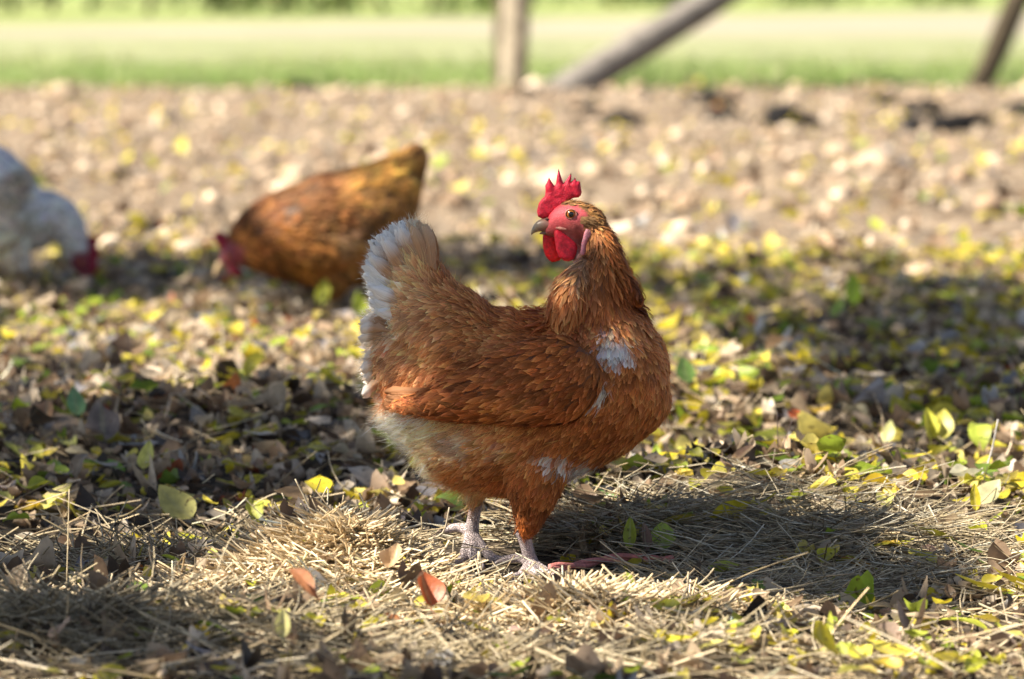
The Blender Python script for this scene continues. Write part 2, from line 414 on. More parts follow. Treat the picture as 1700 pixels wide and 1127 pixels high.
class Fr:
    """maps the photo's outline of a bird to metres at the bird's own distance"""
    def __init__(s, px0, Y):
        s.px0 = px0; s.Y = Y; s.k = F / Y; s.gpy = 563.5 + F * math.tan(math.atan(H / Y) - PITCH)
        s.base = Vector(((px0 - 850) / s.k, Y, 0))
    def __call__(s, px, py, y=0.0): return Vector(((px - s.px0) / s.k, y, (s.gpy - py) / s.k))
    def inv(s, P): return P[:, 0] * s.k + s.px0, s.gpy - P[:, 2] * s.k
    def path(s, rows, shrink=0, n=4):
        return resample([(s(r[0], r[1], r[4] if len(r) > 4 else 0), max(r[2] - shrink, 2) / s.k, r[3]) for r in rows], n)

def ellipse_patches(px, py, patches, base):
    for (cx, cy, rx, ry, c, k) in patches:
        w = np.clip(1.4 - np.sqrt(((px - cx) / rx) ** 2 + ((py - cy) / ry) ** 2) * 1.0, 0, 1) 
        w = np.clip(w * 2.2, 0, 1)[:, None] * k
        base = base * (1 - w) + np.array(c) * w
    return base



# ------------------------------------------------------------------ ground sheet
def graded(segs):
    out = [segs[0][0]]
    for a, b, s0, s1 in segs:
        x = a
        while x < b - 1e-6:
            t = (x - a) / (b - a); x += s0 + (s1 - s0) * t; out.append(min(x, b))
    return np.array(out)
gy = np.concatenate([-np.geomspace(600, 2, 14), graded([(1.5, 3.4, .1, .02), (3.4, 7, .013, .018), (7, 12, .018, .04), (12, 28, .04, .08), (28, 60, .2, 1)]), np.geomspace(64, 2500, 26)])
gxp = np.concatenate([graded([(0, 1.1, .014, .018), (1.1, 7, .03, .09)]), np.geomspace(7.6, 1800, 22)])
gx = np.concatenate([-gxp[::-1], gxp[1:]])
X, Y = np.meshgrid(gx, gy); Z = terrain(X, Y)
nx, ny = len(gx), len(gy); ii = np.arange(nx * ny).reshape(ny, nx)
Fg = np.stack([ii[:-1, :-1], ii[:-1, 1:], ii[1:, 1:], ii[1:, :-1]], -1).reshape(-1, 4)
obj('ground', make_mesh('ground', np.stack([X, Y, Z], -1).reshape(-1, 3), Fg, M_SOIL), kind='structure')

# ------------------------------------------------------------------ fence and poles far behind
def log_mesh(name, p0, p1, r0, r1, c, seed, seg=20, n=14, bark=.06):
    vs = []; fs = []; cs = []; p0 = Vector(p0); p1 = Vector(p1); d = (p1 - p0).normalized()
    l = d.cross(Vector((0, 1, 0.01))).normalized(); u = d.cross(l)
    rr = random.Random(seed)
    for i in range(n + 1):
        t = i / n; c0 = p0.lerp(p1, t) + l * .012 * math.sin(t * 5 + seed); r = r0 + (r1 - r0) * t
        for k in range(seg):
            a = 2 * math.pi * k / seg; q = r * (1 + bark * math.sin(3 * a + seed) + bark * .8 * math.sin(7 * a + t * 4) + rr.uniform(-bark, bark) * .6)
            vs.append(tuple(c0 + l * (q * math.cos(a)) + u * (q * math.sin(a)))); m = rr.uniform(.75, 1.2); cs.append((c[0] * m, c[1] * m, c[2] * m))
    for i in range(n):
        for k in range(seg): fs.append((i * seg + k, i * seg + (k + 1) % seg, (i + 1) * seg + (k + 1) % seg, (i + 1) * seg + k))
    fs.append(tuple(range(seg - 1, -1, -1))); fs.append(tuple(n * seg + k for k in range(seg)))
    return make_mesh(name, vs, fs, M_WOOD, np.array(cs))
FY = 27.0
def gz(x, y): return float(terrain(x, y))
a = at(856, 145, FY)
obj('fence_post', log_mesh('fence_post', (a.x, FY, gz(a.x, FY) - .2), (a.x + .02, FY, 1.45), .086, .08, (.31, .26, .19), 1), label='pale upright wooden fence post in the blurred background', cat='fence post')
b = at(832, 143, FY + .25)
obj('fence_post', log_mesh('fence_post', (b.x, FY + .25, gz(b.x, FY) - .2), (b.x - .02, FY + .2, 1.3), .045, .04, (.09, .07, .045), 2), label='thin dark stake close against the left of the pale post', cat='stake')
p0 = at(925, 158, 25.2); p1 = at(1192, -8, 26.6)
q0 = p0 + (p0 - p1) * .06; q1 = p1 + (p1 - p0) * 1.15
obj('leaning_pole', log_mesh('leaning_pole', q0, q1, .10, .085, (.21, .185, .16), 3), label='grey pole leaning diagonally up to the right behind the red comb', cat='pole')
p0 = at(1620, 148, 26.2); p1 = at(1688, 0, 26.8); q1 = p1 + (p1 - p0) * 1.4
obj('leaning_pole', log_mesh('leaning_pole', p0 + (p0 - p1) * .1, q1, .068, .085, (.055, .042, .026), 4), label='dark brown pole leaning near the upper right corner', cat='pole')
p0 = at(1738, 160, 24.6)
tr = empty('tree', (p0.x, 24.6, gz(p0.x, 24.6)), 'mossy trunk standing at the right edge before the field', 'tree')
obj('trunk', log_mesh('trunk', (0.02, 0, -.15), (.14, .1, 3.2), .14, .09, (.36, .29, .11), 5, n=20), tr)

def leafcloud(name, centres, n_each, size, spread, palette, mat, seed):
    r = np.random.default_rng(seed); P = []
    for (c, rad) in centres:
        m = int(n_each * rad ** 2 / .09)
        d = r.normal(size=(m, 3)); d /= np.linalg.norm(d, axis=1, keepdims=True)
        P.append(np.array(c) + d * (rad * r.random((m, 1)) ** .45) * np.array(spread))
    P = np.concatenate(P); n = len(P)
    return leaf_cards(name, P, size * r.uniform(.6, 1.3, n), palette, mat, r)
def rotm(yaw, pitch, roll):
    cy, sy, cx, sx, cz, sz = np.cos(yaw), np.sin(yaw), np.cos(pitch), np.sin(pitch), np.cos(roll), np.sin(roll)
    n = len(yaw); o = np.zeros(n); l = np.ones(n)
    Rz = np.stack([np.stack([cy, -sy, o], 1), np.stack([sy, cy, o], 1), np.stack([o, o, l], 1)], 1)
    Rx = np.stack([np.stack([l, o, o], 1), np.stack([o, cx, -sx], 1), np.stack([o, sx, cx], 1)], 1)
    Ry = np.stack([np.stack([cz, o, sz], 1), np.stack([o, l, o], 1), np.stack([-sz, o, cz], 1)], 1)
    return Rz @ Rx @ Ry
PV = np.array([(0, 0, 0), (.32, .3, .06), (-.32, .3, .06), (.28, .7, .04), (-.28, .7, .04), (0, 1, -.06), (0, .5, -.03)], float)
PF = np.array([(0, 1, 6, 2), (1, 3, 5, 6), (6, 5, 4, 2)])
def leaf_cards(name, P, size, palette, mat, r):
    n = len(P); Rm = rotm(r.uniform(0, 6.28, n), r.normal(0, .7, n), r.normal(0, .6, n))
    V = np.einsum('nij,kj->nki', Rm, PV) * size[:, None, None] + P[:, None, :]
    Fc = (PF[None] + (np.arange(n) * 7)[:, None, None]).reshape(-1, 4)
    pal = np.array(palette); c = pal[r.integers(0, len(pal), n)] * np.exp(r.normal(0, .2, (n, 1)))
    return make_mesh(name, V.reshape(-1, 3), Fc, mat, np.repeat(c, 7, 0))

# hedge at the far side of the pasture
HG = [(.10, .17, .035), (.07, .13, .03), (.15, .2, .04), (.2, .2, .05)]
for i, (px, Yd, w) in enumerate([(-60, 112, 5), (90, 118, 6), (250, 110, 5), (420, 121, 7), (570, 113, 5), (720, 118, 6), (880, 150, 7), (1040, 178, 9), (1200, 170, 8), (1370, 182, 9), (1530, 172, 8), (1690, 180, 9), (-230, 116, 7), (1880, 176, 9)]):
    x = (px - 850) / F * Yd; r_ = random.Random(i)
    desc = ['at the far left corner of the pasture', 'beyond the pale strip near the left corner', 'beyond the pale strip, second clump from the corner', 'beyond the pale strip above the brown hen', 'beyond the pale strip above the white tail', 'beyond the field left of the pale post', 'behind the pale fence post', 'behind the upper end of the grey leaning pole', 'just right of the grey leaning pole', 'beyond the field midway between the two poles', 'beyond the field left of the dark pole', 'behind the dark leaning pole', 'outside the left edge', 'outside the right edge'][i]
    t = empty('shrub', (x, Yd, 0), 'green bush ' + desc, 'bush', 'bushes along the far side of the pasture')
    cen = [((r_.uniform(-w * .45, w * .45), r_.uniform(-1, 1), r_.uniform(.3, 2.4)), r_.uniform(.8, 1.5)) for _ in range(12)]
    obj('foliage', leafcloud('foliage', cen, 5, .34, (1, 1, .8), HG, M_CROWN, i), t)
    obj('stem', log_mesh('stem', (0, 0, -.1), (.1, .1, 1.8), .09, .05, (.12, .09, .06), i, 8, 5), t)

# ------------------------------------------------------------------ the shade trees left of the run (they cast the dapple)
# each bough's leaf mass hangs where the sun line of a shaded patch of ground passes
SH = [(470, 400, 70, .25, 1.6, 3.2), (560, 330, 60, .2, 1.2, 3.2), (1540, 640, 220, .40, 2.3, 3.2), (230, 765, 240, .22, 2.0, 2.9), (1470, 455, 120, .3, 1.2, 3.3),  # px, py (patch centre), half width px, half depth in m, density, height
    (1500, 565, 240, .85, 3.2, 3.4), (1640, 530, 160, .9, 2.3, 3.4), (1220, 505, 130, .8, 1.3, 3.3), (-60, 560, 110, .25, 2.1, 3.3), (200, 478, 150, .7, 2.2, 3.2), (380, 470, 130, .6, 2.2, 3.2), (560, 500, 110, .7, 2.0, 3.2), (800, 455, 120, .8, 2.2, 3.2), (980, 470, 140, .7, 1.6, 3.2),
    (120, 600, 130, .25, 1.2, 3.0), (300, 690, 300, .5, 1.7, 3.0), (-40, 690, 90, .6, 2.0, 3.0), (560, 705, 90, .3, 1.6, 3.0), (1050, 925, 130, .20, 1.9, 2.7), (1280, 925, 200, .24, 3.4, 2.6), (1470, 960, 150, .18, 2.6, 2.6), (1240, 1015, 120, .08, 2.4, 2.6),
    (330, 905, 110, .14, 1.4, 2.5), (110, 915, 150, .16, 1.5, 2.5), (120, 1060, 190, .16, 1.7, 2.4), (400, 1095, 190, .13, 1.2, 2.4), (700, 1110, 180, .11, 2.2, 2.4), (960, 1135, 160, .10, 2.4, 2.4), (600, 1180, 420, .12, 2.0, 2.3), (1680, 1110, 60, .08, 1.5, 2.4), (620, 640, 60, .15, 1.6, 3.0), (1180, 860, 60, .1, 1.2, 2.7)]
HEN_SH = [(700, 590, .07, .07, .7), (720, 740, .07, .06, .5), (945, 375, .04, .05, 1.5), (1010, 420, .03, .03, .6)]
LEAFN = .00085
TG = [(.10, .17, .03), (.16, .22, .03), (.30, .30, .04), (.07, .12, .025)]
def footprint(pts, dens, a, b_, n, hz, r):
    pass
r = np.random.default_rng(99); groups = {0: [], 1: []}; boughs = {0: [], 1: []}
for (px, py, hw, hd, dens, hz) in SH:
    c = ground(px, py, .03) if py > 560 else at(px, py, 1) * 0 + (Vector((0, 0, H)) + ray(px, py) * (-H / ray(px, py).z)); a_ = hw / F * c.y
    n = int(dens * math.pi * a_ * hd / LEAFN); th = r.uniform(0, 6.283, n); rad = np.sqrt(r.random(n)) * (1 + r.normal(0, .06, n))
    rad *= 1 + .18 * np.sin(th * 3 + px) + .12 * np.sin(th * 5 + py)
    P = np.stack([c.x + a_ * rad * np.cos(th), c.y + hd * rad * np.sin(th), np.full(n, c.z)], 1)
    hh = hz + r.uniform(-.32, .32, n); P += np.array(SUN)[None] * (hh / SUN.z)[:, None]
    gi = 0 if py < 640 else 1
    groups[gi].append(P); boughs[gi].append(np.array(c) + np.array(SUN) * (hz / SUN.z))
for (px, py, hw, hh_, dens) in HEN_SH:
    c = at(px, py, HEN_Y); n = int(dens * math.pi * hw * hh_ / .0016 * .8); th = r.uniform(0, 6.283, n); rad = np.sqrt(r.random(n))
    P = np.stack([c.x + hw * rad * np.cos(th), np.full(n, HEN_Y), c.z + hh_ * rad * np.sin(th)], 1)
    hz = 2.9 + r.uniform(-.3, .3, n); P += np.array(SUN)[None] * ((hz - P[:, 2]) / SUN.z)[:, None]; groups[1].append(P)
TR = [((-4.4, 7.6), 'tall shade tree left of the hens, outside the picture'), ((-3.3, 3.6), 'smaller shade tree at the near left, outside the picture')]
for gi in (0, 1):
    (tx, ty), lab = TR[gi]; base = Vector((tx, ty, gz(tx, ty)))
    t = empty('tree', base, lab, 'tree', 'trees shading the run')
    P = np.concatenate(groups[gi]) - np.array(base)
    # some more foliage round the stem so that it stands as a tree
    ex = r.normal(size=(900, 3)) * np.array([.6, .6, .35]) + np.array([-.5, .4, 3.9])
    P = np.concatenate([P, ex]); obj('crown', leaf_cards('crown', P, .056 * r.uniform(.7, 1.25, len(P)), TG, M_CROWN, r), t)
    vs = []; fs = []
    fork = Vector((.05, -.1, 1.9))
    segs = [loft(resample([(Vector((0, 0, -.2)), .17, .17), (Vector((.02, 0, .5)), .13, .13), (fork, .11, .11), (Vector((-.2, .2, 3.9)), .04, .04)], 5), 12)]
    for bc_ in boughs[gi]:
        e = Vector(bc_) - base; mid = fork.lerp(e, .5) + Vector((0, 0, .25))
        segs.append(loft(resample([(fork - Vector((0, 0, .1)), .05, .05), (mid, .022, .022), (e, .008, .008)], 5), 8))
    for v_, f_ in segs:
        o = len(vs); vs += [tuple(q) for q in v_]; fs += [tuple(i + o for i in q) for q in f_]
    obj('trunk', make_mesh('trunk', vs, fs, M_WOOD, np.array([.16, .12, .085])), t)

# grass blades along the edge of the pasture
r = np.random.default_rng(5); n = 26000
yy = 26.9 + r.gamma(1.3, 2.6, n); yy += .5 * vn(yy * 0 + r.random(n) * 30, yy * 0, 3); xx = r.uniform(-6.5, 6.5, n) * yy / 27
yy = np.maximum(yy, 27.1 + .5 * vn(xx * 1.2, xx * 0, 12))
L = r.uniform(.04, .13, n) * (1 + 1.2 * np.clip(vn(xx * 1.1, yy * .8, 8), -.4, 1)); zz = terrain(xx, yy)
yaw = r.uniform(0, 6.283, n); lean = r.uniform(.1, .6, n); w = .006 * r.uniform(.6, 1.4, n)
b0 = np.stack([xx, yy, zz], 1); dd = np.stack([np.cos(yaw) * lean, np.sin(yaw) * lean, np.ones(n)], 1); sd_ = np.stack([-np.sin(yaw), np.cos(yaw), np.zeros(n)], 1)
V = np.stack([b0 - sd_ * w[:, None], b0 + sd_ * w[:, None], b0 + dd * (L * .6)[:, None] + sd_ * w[:, None] * .7, b0 + dd * (L * .6)[:, None] - sd_ * w[:, None] * .7], 1)
V2 = b0 + dd * L[:, None] * np.array([1.4, 1.4, 1.0])
V = np.concatenate([V, V2[:, None]], 1).reshape(-1, 3); i0 = np.arange(n) * 5
Fq = [tuple(q) for q in np.stack([i0, i0 + 1, i0 + 2, i0 + 3], 1).tolist()] + [tuple(q) for q in np.stack([i0 + 3, i0 + 2, i0 + 4], 1).tolist()]
pal = np.array([(.26, .36, .10), (.32, .40, .14), (.42, .42, .22), (.22, .31, .09)]); far_ = smooth(30, 36, yy)
c = pal[r.integers(0, 4, n)] * (1 - far_[:, None] * .6) + np.array([.32, .31, .13]) * far_[:, None] * .6
obj('grass', make_mesh('grass', V, Fq, M_GRASS, np.repeat(c, 5, 0)), kind='stuff', label='green grass along the near edge of the pasture', cat='grass')
# ------------------------------------------------------------------ the hen in focus
K = Fr(850, HEN_Y)
hen = empty('hen', K.base, 'red-brown hen standing in focus with head turned left and a white tail', 'hen')
def chain(rows): return loft(K.path(rows, 4))
body_path = [(618, 602, 18, .012), (634, 600, 52, .034), (662, 603, 80, .056), (700, 624, 112, .074), (750, 639, 145, .090), (805, 658, 160, .098), (860, 664, 159, .101),
             (920, 650, 145, .098), (975, 636, 135, .092), (1030, 619, 117, .082), (1072, 608, 96, .066), (1096, 600, 62, .045), (1108, 598, 22, .018)]
neck_path = [(1018, 580, 80, .064), (998, 535, 76, .058), (994, 500, 62, .049, -.004), (1000, 470, 50, .041, -.006), (1004, 442, 39, .034, -.006), (1003, 412, 30, .028, -.004), (992, 385, 26, .022), (975, 366, 26, .019)]
head_path = [(1001, 366, 12, .008), (990, 362, 24, .015), (966, 360, 34, .0185), (944, 361, 36, .0175), (926, 368, 29, .0135), (914, 375, 19, .0100), (904, 378, 12, .0065)]
throat = [(935, 382, 16, .012), (950, 402, 17, .014), (966, 424, 20, .017), (975, 446, 24, .024)]
cape_path = [(975, 425, 16, .012, -.02), (958, 455, 27, .024, -.024), (943, 488, 31, .03, -.038), (936, 518, 26, .028, -.05), (934, 545, 10, .012, -.06)]
back_hackle = [(1000, 372, 12, .014), (1010, 402, 16, .022), (1024, 440, 17, .028), (1042, 474, 16, .030, -.004), (1058, 495, 10, .018, -.006)]
tail_path = [(765, 585, 95, .084), (735, 545, 88, .078), (710, 508, 74, .064), (696, 474, 58, .046), (684, 442, 48, .038), (684, 410, 38, .030), (688, 384, 20, .020), (690, 374, 8, .008)]
thigh = lambda s, dx, dy, k: [(890 + dx, 735 + dy, 66 * k, .044, s * .046), (886 + dx, 795 + dy, 50 * k, .036, s * .05), (880 + dx, 842 + dy, 30 * k, .024, s * .047), (876 + dx, 866 + dy, 19 * k, .015, s * .043), (872 + dx, 880 + dy, 8 * k, .008, s * .04)]
parts = [chain(throat), chain(body_path), chain(neck_path), chain(head_path), chain(cape_path), chain(back_hackle), chain(tail_path), chain(thigh(-1, 0, 0, 1)), chain(thigh(1, -88, -34, .9))]
bV, bF = fuse(parts, .0030, 5)
bx, by = K.inv(bV)

FLOW = [(970, 338, 1, .1, 4.6, 2.592), (990, 352, .9, .6, 5.52, 2.7648), (1010, 375, .5, 1, 9.2, 3.456), (1030, 425, .4, 1, 18.4, 5.184), (1060, 480, .45, 1, 25.76, 6.048), (1000, 410, .15, 1, 14.72, 4.752), (1010, 460, .2, 1, 22.08, 6.048),
        (975, 400, -.1, 1, 7.36, 3.024), (962, 440, -.35, 1, 12.88, 4.32), (930, 490, -.2, 1, 23.92, 6.048), (960, 500, -.1, 1, 23.92, 6.048), (1000, 510, 0, 1, 22.08, 6.912), (1040, 530, .15, 1, 16.56, 7.776),
        (1090, 560, .1, 1, 15.64, 9.504), (1105, 620, -.25, 1, 15.64, 9.504), (1070, 700, -.8, .7, 17.48, 9.504), (1000, 770, -1, .45, 18.4, 9.504), (1030, 610, -.35, 1, 15.64, 9.504), (1000, 690, -.75, .7, 17.48, 9.504),
        (980, 590, -.6, .9, 14.72, 7.776), (900, 520, -1, .1, 14.72, 6.912), (840, 510, -1, .0, 14.72, 6.912), (780, 500, -1, .25, 15.64, 6.912), (740, 500, -.9, .55, 17.48, 6.048), (790, 550, -1, .35, 15.64, 6.912), (720, 550, -.9, .6, 18.4, 6.48), (750, 590, -.9, .6, 18.4, 6.912),
        (680, 560, -.75, .65, 20.24, 7.776), (690, 610, -.7, .8, 20.24, 8.64), (650, 620, -.8, .5, 20.24, 8.64), (630, 560, -1, .1, 20.24, 9.504), (620, 600, -1, .5, 20.24, 9.504),
        (735, 470, -.55, -.6, 16.56, 6.048), (715, 440, -.4, -1, 22.08, 7.776), (690, 470, -.8, -.35, 20.24, 7.776), (680, 400, -.15, -1, 27.6, 10.368), (700, 385, .05, -1, 25.76, 8.64), (640, 430, -.6, -.8, 22.08, 10.368), (630, 480, -.9, -.4, 22.08, 10.368), (655, 400, -.5, -1, 23.92, 11.232),
        (670, 690, -1, .4, 20.24, 9.504), (700, 710, -1, .35, 20.24, 8.64), (760, 715, -.95, .3, 20.24, 8.64), (850, 735, -.9, .45, 18.4, 8.64), (690, 750, -.75, .7, 20.24, 8.64), (770, 800, -.6, .8, 20.24, 7.776), (800, 830, -.3, 1, 16.56, 6.912),
        (930, 730, -.8, .6, 16.56, 7.776), (880, 790, -.4, 1, 15.64, 6.912), (875, 850, -.1, 1, 12.88, 5.184), (930, 790, -.6, .8, 15.64, 6.912), (910, 840, -.4, 1, 13.8, 5.184), (975, 780, -.8, .6, 18.4, 7.776)]
COLS = [(965, 336, .23, .13, .06), (990, 350, .28, .14, .055), (978, 358, .20, .10, .045), (1010, 375, .27, .115, .045), (1030, 420, .28, .10, .032), (1065, 490, .20, .06, .018), (1040, 460, .26, .085, .025), (1000, 440, .30, .12, .045), (985, 400, .24, .12, .06), (950, 438, .33, .22, .15),
        (930, 480, .42, .17, .07), (925, 530, .36, .11, .035), (965, 500, .46, .19, .085), (1005, 520, .38, .15, .06), (1040, 530, .42, .19, .085), (1090, 560, .40, .17, .07), (1108, 620, .42, .18, .08), (1040, 610, .38, .145, .05), (1070, 690, .40, .15, .055), (1000, 700, .34, .12, .04), (1000, 760, .36, .15, .06),
        (980, 600, .40, .18, .08), (900, 520, .33, .115, .035), (840, 512, .38, .15, .055), (780, 500, .43, .19, .075), (740, 520, .47, .225, .10), (785, 545, .40, .17, .065), (720, 570, .47, .23, .105), (760, 600, .34, .13, .045),
        (680, 560, .45, .21, .095), (690, 620, .38, .14, .05), (650, 640, .36, .125, .045), (640, 575, .42, .20, .10), (618, 570, .66, .50, .36), (612, 620, .58, .38, .24), (608, 540, .72, .62, .50),
        (742, 470, .40, .18, .08), (732, 440, .38, .18, .085), (715, 450, .50, .27, .14), (695, 470, .55, .31, .17), (680, 500, .50, .26, .13), (665, 520, .58, .36, .21), (672, 470, .66, .44, .28), (640, 520, .82, .74, .64), (640, 490, .83, .78, .70), (640, 455, .84, .80, .75), (655, 405, .80, .74, .66), (672, 430, .62, .42, .26), (700, 410, .62, .42, .27), (720, 400, .5, .32, .2), (700, 372, .74, .62, .48), (670, 440, .62, .40, .24), (650, 470, .66, .45, .29), (668, 372, .82, .80, .76), (640, 400, .84, .82, .79), (622, 440, .84, .82, .80), (622, 480, .84, .81, .77), (628, 515, .82, .77, .71), (655, 420, .78, .68, .56),
        (662, 685, .80, .72, .66), (675, 730, .78, .68, .60), (705, 770, .76, .64, .54), (740, 812, .68, .50, .38), (700, 700, .70, .52, .38), (712, 735, .66, .46, .32), (740, 750, .52, .27, .14), (760, 700, .60, .36, .21), (850, 720, .52, .24, .105), (800, 740, .50, .23, .10), (900, 705, .40, .16, .06), (760, 780, .40, .165, .06), (800, 825, .50, .28, .15), (820, 780, .36, .13, .045),
        (930, 730, .38, .145, .05), (880, 790, .32, .11, .035), (875, 855, .24, .075, .02), (930, 800, .34, .125, .042), (905, 850, .30, .115, .045)]
WHITES = [(1020, 568, 21, 13, (.86, .80, .74), .95), (1008, 545, 10, 14, (.7, .6, .5), .6), (995, 632, 10, 20, (.84, .76, .70), .95), (925, 750, 18, 9, (.84, .74, .66), .85), (975, 772, 19, 17, (.84, .80, .76), .95), (762, 722, 24, 18, (.74, .58, .46), .6), (838, 728, 14, 12, (.62, .38, .24), .5), (693, 680, 26, 7, (.8, .7, .6), .7)]
def hen_col(px, py, P, r):
    px = px + r.normal(0, 4, len(px)); py = py + r.normal(0, 4, len(py))
    c = idw(px, py, COLS, 4.0)
    return ellipse_patches(px + r.normal(0, 3, len(px)), py + r.normal(0, 4, len(px)), [(a_, b_, rx * 1.02, ry * 1.02, cc, k) for a_, b_, rx, ry, cc, k in WHITES], c * np.array([1.36, 1.20, .96]))
FACE = [(895, 340), (925, 333), (938, 335), (955, 333), (968, 341), (978, 352), (972, 360), (968, 372), (976, 388), (972, 402), (962, 425), (948, 440), (925, 432), (880, 420), (870, 380)]
def in_poly(px, py, poly):
    c = np.zeros(len(px), bool); n = len(poly)
    for i in range(n):
        x1, y1 = poly[i]; x2, y2 = poly[(i + 1) % n]
        c ^= ((y1 > py) != (y2 > py)) & (px < (x2 - x1) * (py - y1) / (y2 - y1 + 1e-9) + x1)
    return c
skin_mask = in_poly(bx, by, FACE)
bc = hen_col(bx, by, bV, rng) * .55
sk = idw(bx, by, [(905, 350, .60, .03, .05), (930, 345, .60, .04, .06), (955, 345, .55, .09, .10), (895, 375, .50, .05, .06), (925, 375, .56, .07, .08), (950, 385, .42, .10, .085), (935, 395, .33, .15, .10), (960, 400, .36, .12, .10), (950, 410, .26, .12, .09), (905, 392, .30, .15, .10), (948, 435, .40, .22, .2)])
bc[skin_mask] = sk[skin_mask] * .85
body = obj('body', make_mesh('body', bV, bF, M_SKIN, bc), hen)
headskip = lambda px, py, P: in_poly(px, py, FACE)
tailskip = lambda px, py, P: in_poly(px, py, FACE) | (in_poly(px, py, [(590, 330), (660, 330), (656, 400), (644, 440), (636, 490), (630, 540), (590, 540)]))
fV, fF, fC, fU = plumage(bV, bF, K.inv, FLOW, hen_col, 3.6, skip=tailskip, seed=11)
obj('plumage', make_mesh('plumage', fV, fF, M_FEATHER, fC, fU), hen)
HB = [(978, 345), (1000, 345), (1025, 365), (1050, 420), (1090, 500), (1066, 508), (1030, 470), (1000, 430), (985, 390)]
HFR = [(950, 432), (985, 432), (990, 500), (960, 530), (905, 530), (900, 490), (925, 455)]
HFLOW = [(990, 350, .9, .6, 8, 2.6), (1010, 375, .5, 1, 16, 3), (1030, 425, .4, 1, 30, 4), (1060, 480, .45, 1, 34, 4.4), (1000, 410, .15, 1, 20, 3.4), (962, 440, -.35, 1, 22, 4), (930, 490, -.2, 1, 34, 5), (960, 500, -.1, 1, 34, 5)]
HCOLS = [(990, 350, .24, .14, .06), (1010, 375, .21, .08, .028), (1030, 420, .22, .075, .022), (1065, 490, .15, .04, .012), (1040, 450, .20, .06, .018), (1000, 430, .26, .10, .035), (950, 445, .44, .22, .11), (925, 480, .50, .20, .08), (925, 520, .34, .10, .03), (965, 500, .42, .16, .07)]
for HP, sd_ in ((HB, 31), (HFR, 32)):
    hv, hf, hcc, hu = plumage(bV, bF, K.inv, HFLOW, lambda px, py, P, r: idw(px, py, HCOLS, 4) * np.array([1.36, 1.20, .96]), 2.6, skip=lambda px, py, P: ~in_poly(px, py, HP), seed=sd_, liftk=1.5)
    obj('hackle', make_mesh('hackle', hv, hf, M_FEATHER, hcc, hu), hen)
dV, dF, dC = downs(bV, bF, K.inv, FLOW, hen_col, 32000, .015, .00022, skip=tailskip, stand=.42)
obj('down', make_mesh('down', dV, dF, M_DOWN, dC), hen)

belly = lambda px, py, P: ~((px < 790) & (py > 655))
dV, dF, dC = downs(bV, bF, K.inv, FLOW, lambda px, py, P, r: np.clip(hen_col(px, py, P, r) * 1.15, 0, .9), 30000, .020, .00022, skip=belly, stand=.3, seed=77)
obj('belly_fluff', make_mesh('belly_fluff', dV, dF, M_DOWN, dC), hen)

# wings: a folded pad each side
WFLOW = [(985, 560, -.6, .8, 13.8, 5.76), (950, 550, -.8, .6, 14.72, 6.48), (900, 560, -1, .35, 16.56, 6.48), (900, 620, -.95, .35, 18.4, 7.2), (950, 640, -.8, .5, 16.56, 7.2), (840, 600, -1, .35, 20.24, 7.2), (820, 650, -1, .25, 22.08, 7.2), (760, 640, -1, .25, 29.44, 7.92), (700, 655, -1, .1, 34.96, 7.92), (900, 680, -1, .12, 23.92, 6.48), (790, 680, -1, .05, 31.28, 7.2)]
WCOLS = [(980, 570, .38, .145, .05), (930, 560, .32, .11, .035), (900, 600, .31, .105, .033), (950, 640, .32, .11, .035), (860, 600, .34, .12, .04), (830, 640, .36, .135, .045), (880, 650, .40, .16, .06), (900, 680, .27, .085, .025), (780, 620, .30, .10, .032), (760, 650, .33, .115, .04), (700, 655, .36, .13, .048), (660, 655, .44, .2, .1), (800, 680, .24, .075, .022)]
WCOLS = [(a, b, c * .88, d * .84, e * .82) for a, b, c, d, e in WCOLS]
for s in (-1, 1):
    wp = [(990, 600, 20, .010, s * .096), (972, 604, 50, .020, s * .104), (940, 609, 76, .024, s * .110), (890, 615, 76, .025, s * .113), (840, 623, 66, .025, s * .112), (790, 637, 50, .023, s * .109), (740, 647, 35, .020, s * .103), (700, 653, 22, .015, s * .092), (668, 657, 12, .010, s * .078), (645, 659, 5, .004, s * .066)]
    wV, wF = fuse([loft(K.path(wp, 6))], .003, 3)
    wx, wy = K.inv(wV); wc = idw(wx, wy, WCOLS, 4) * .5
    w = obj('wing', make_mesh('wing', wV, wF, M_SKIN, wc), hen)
    a, b, c, d = plumage(wV, wF, K.inv, WFLOW, lambda px, py, P, r: idw(px, py, WCOLS, 4) * np.array([1.36, 1.20, .96]), 3.4, seed=21 + s, liftk=.95)
    obj('wing_feathers', make_mesh('wing_feathers', a, b, M_FEATHER, c, d), w)
    a, b, c = downs(wV, wF, K.inv, WFLOW, lambda px, py, P, r: idw(px, py, WCOLS, 4), 5000, .013, .0002, stand=.25, seed=8)
    obj('wing_down', make_mesh('wing_down', a, b, M_DOWN, c), w)

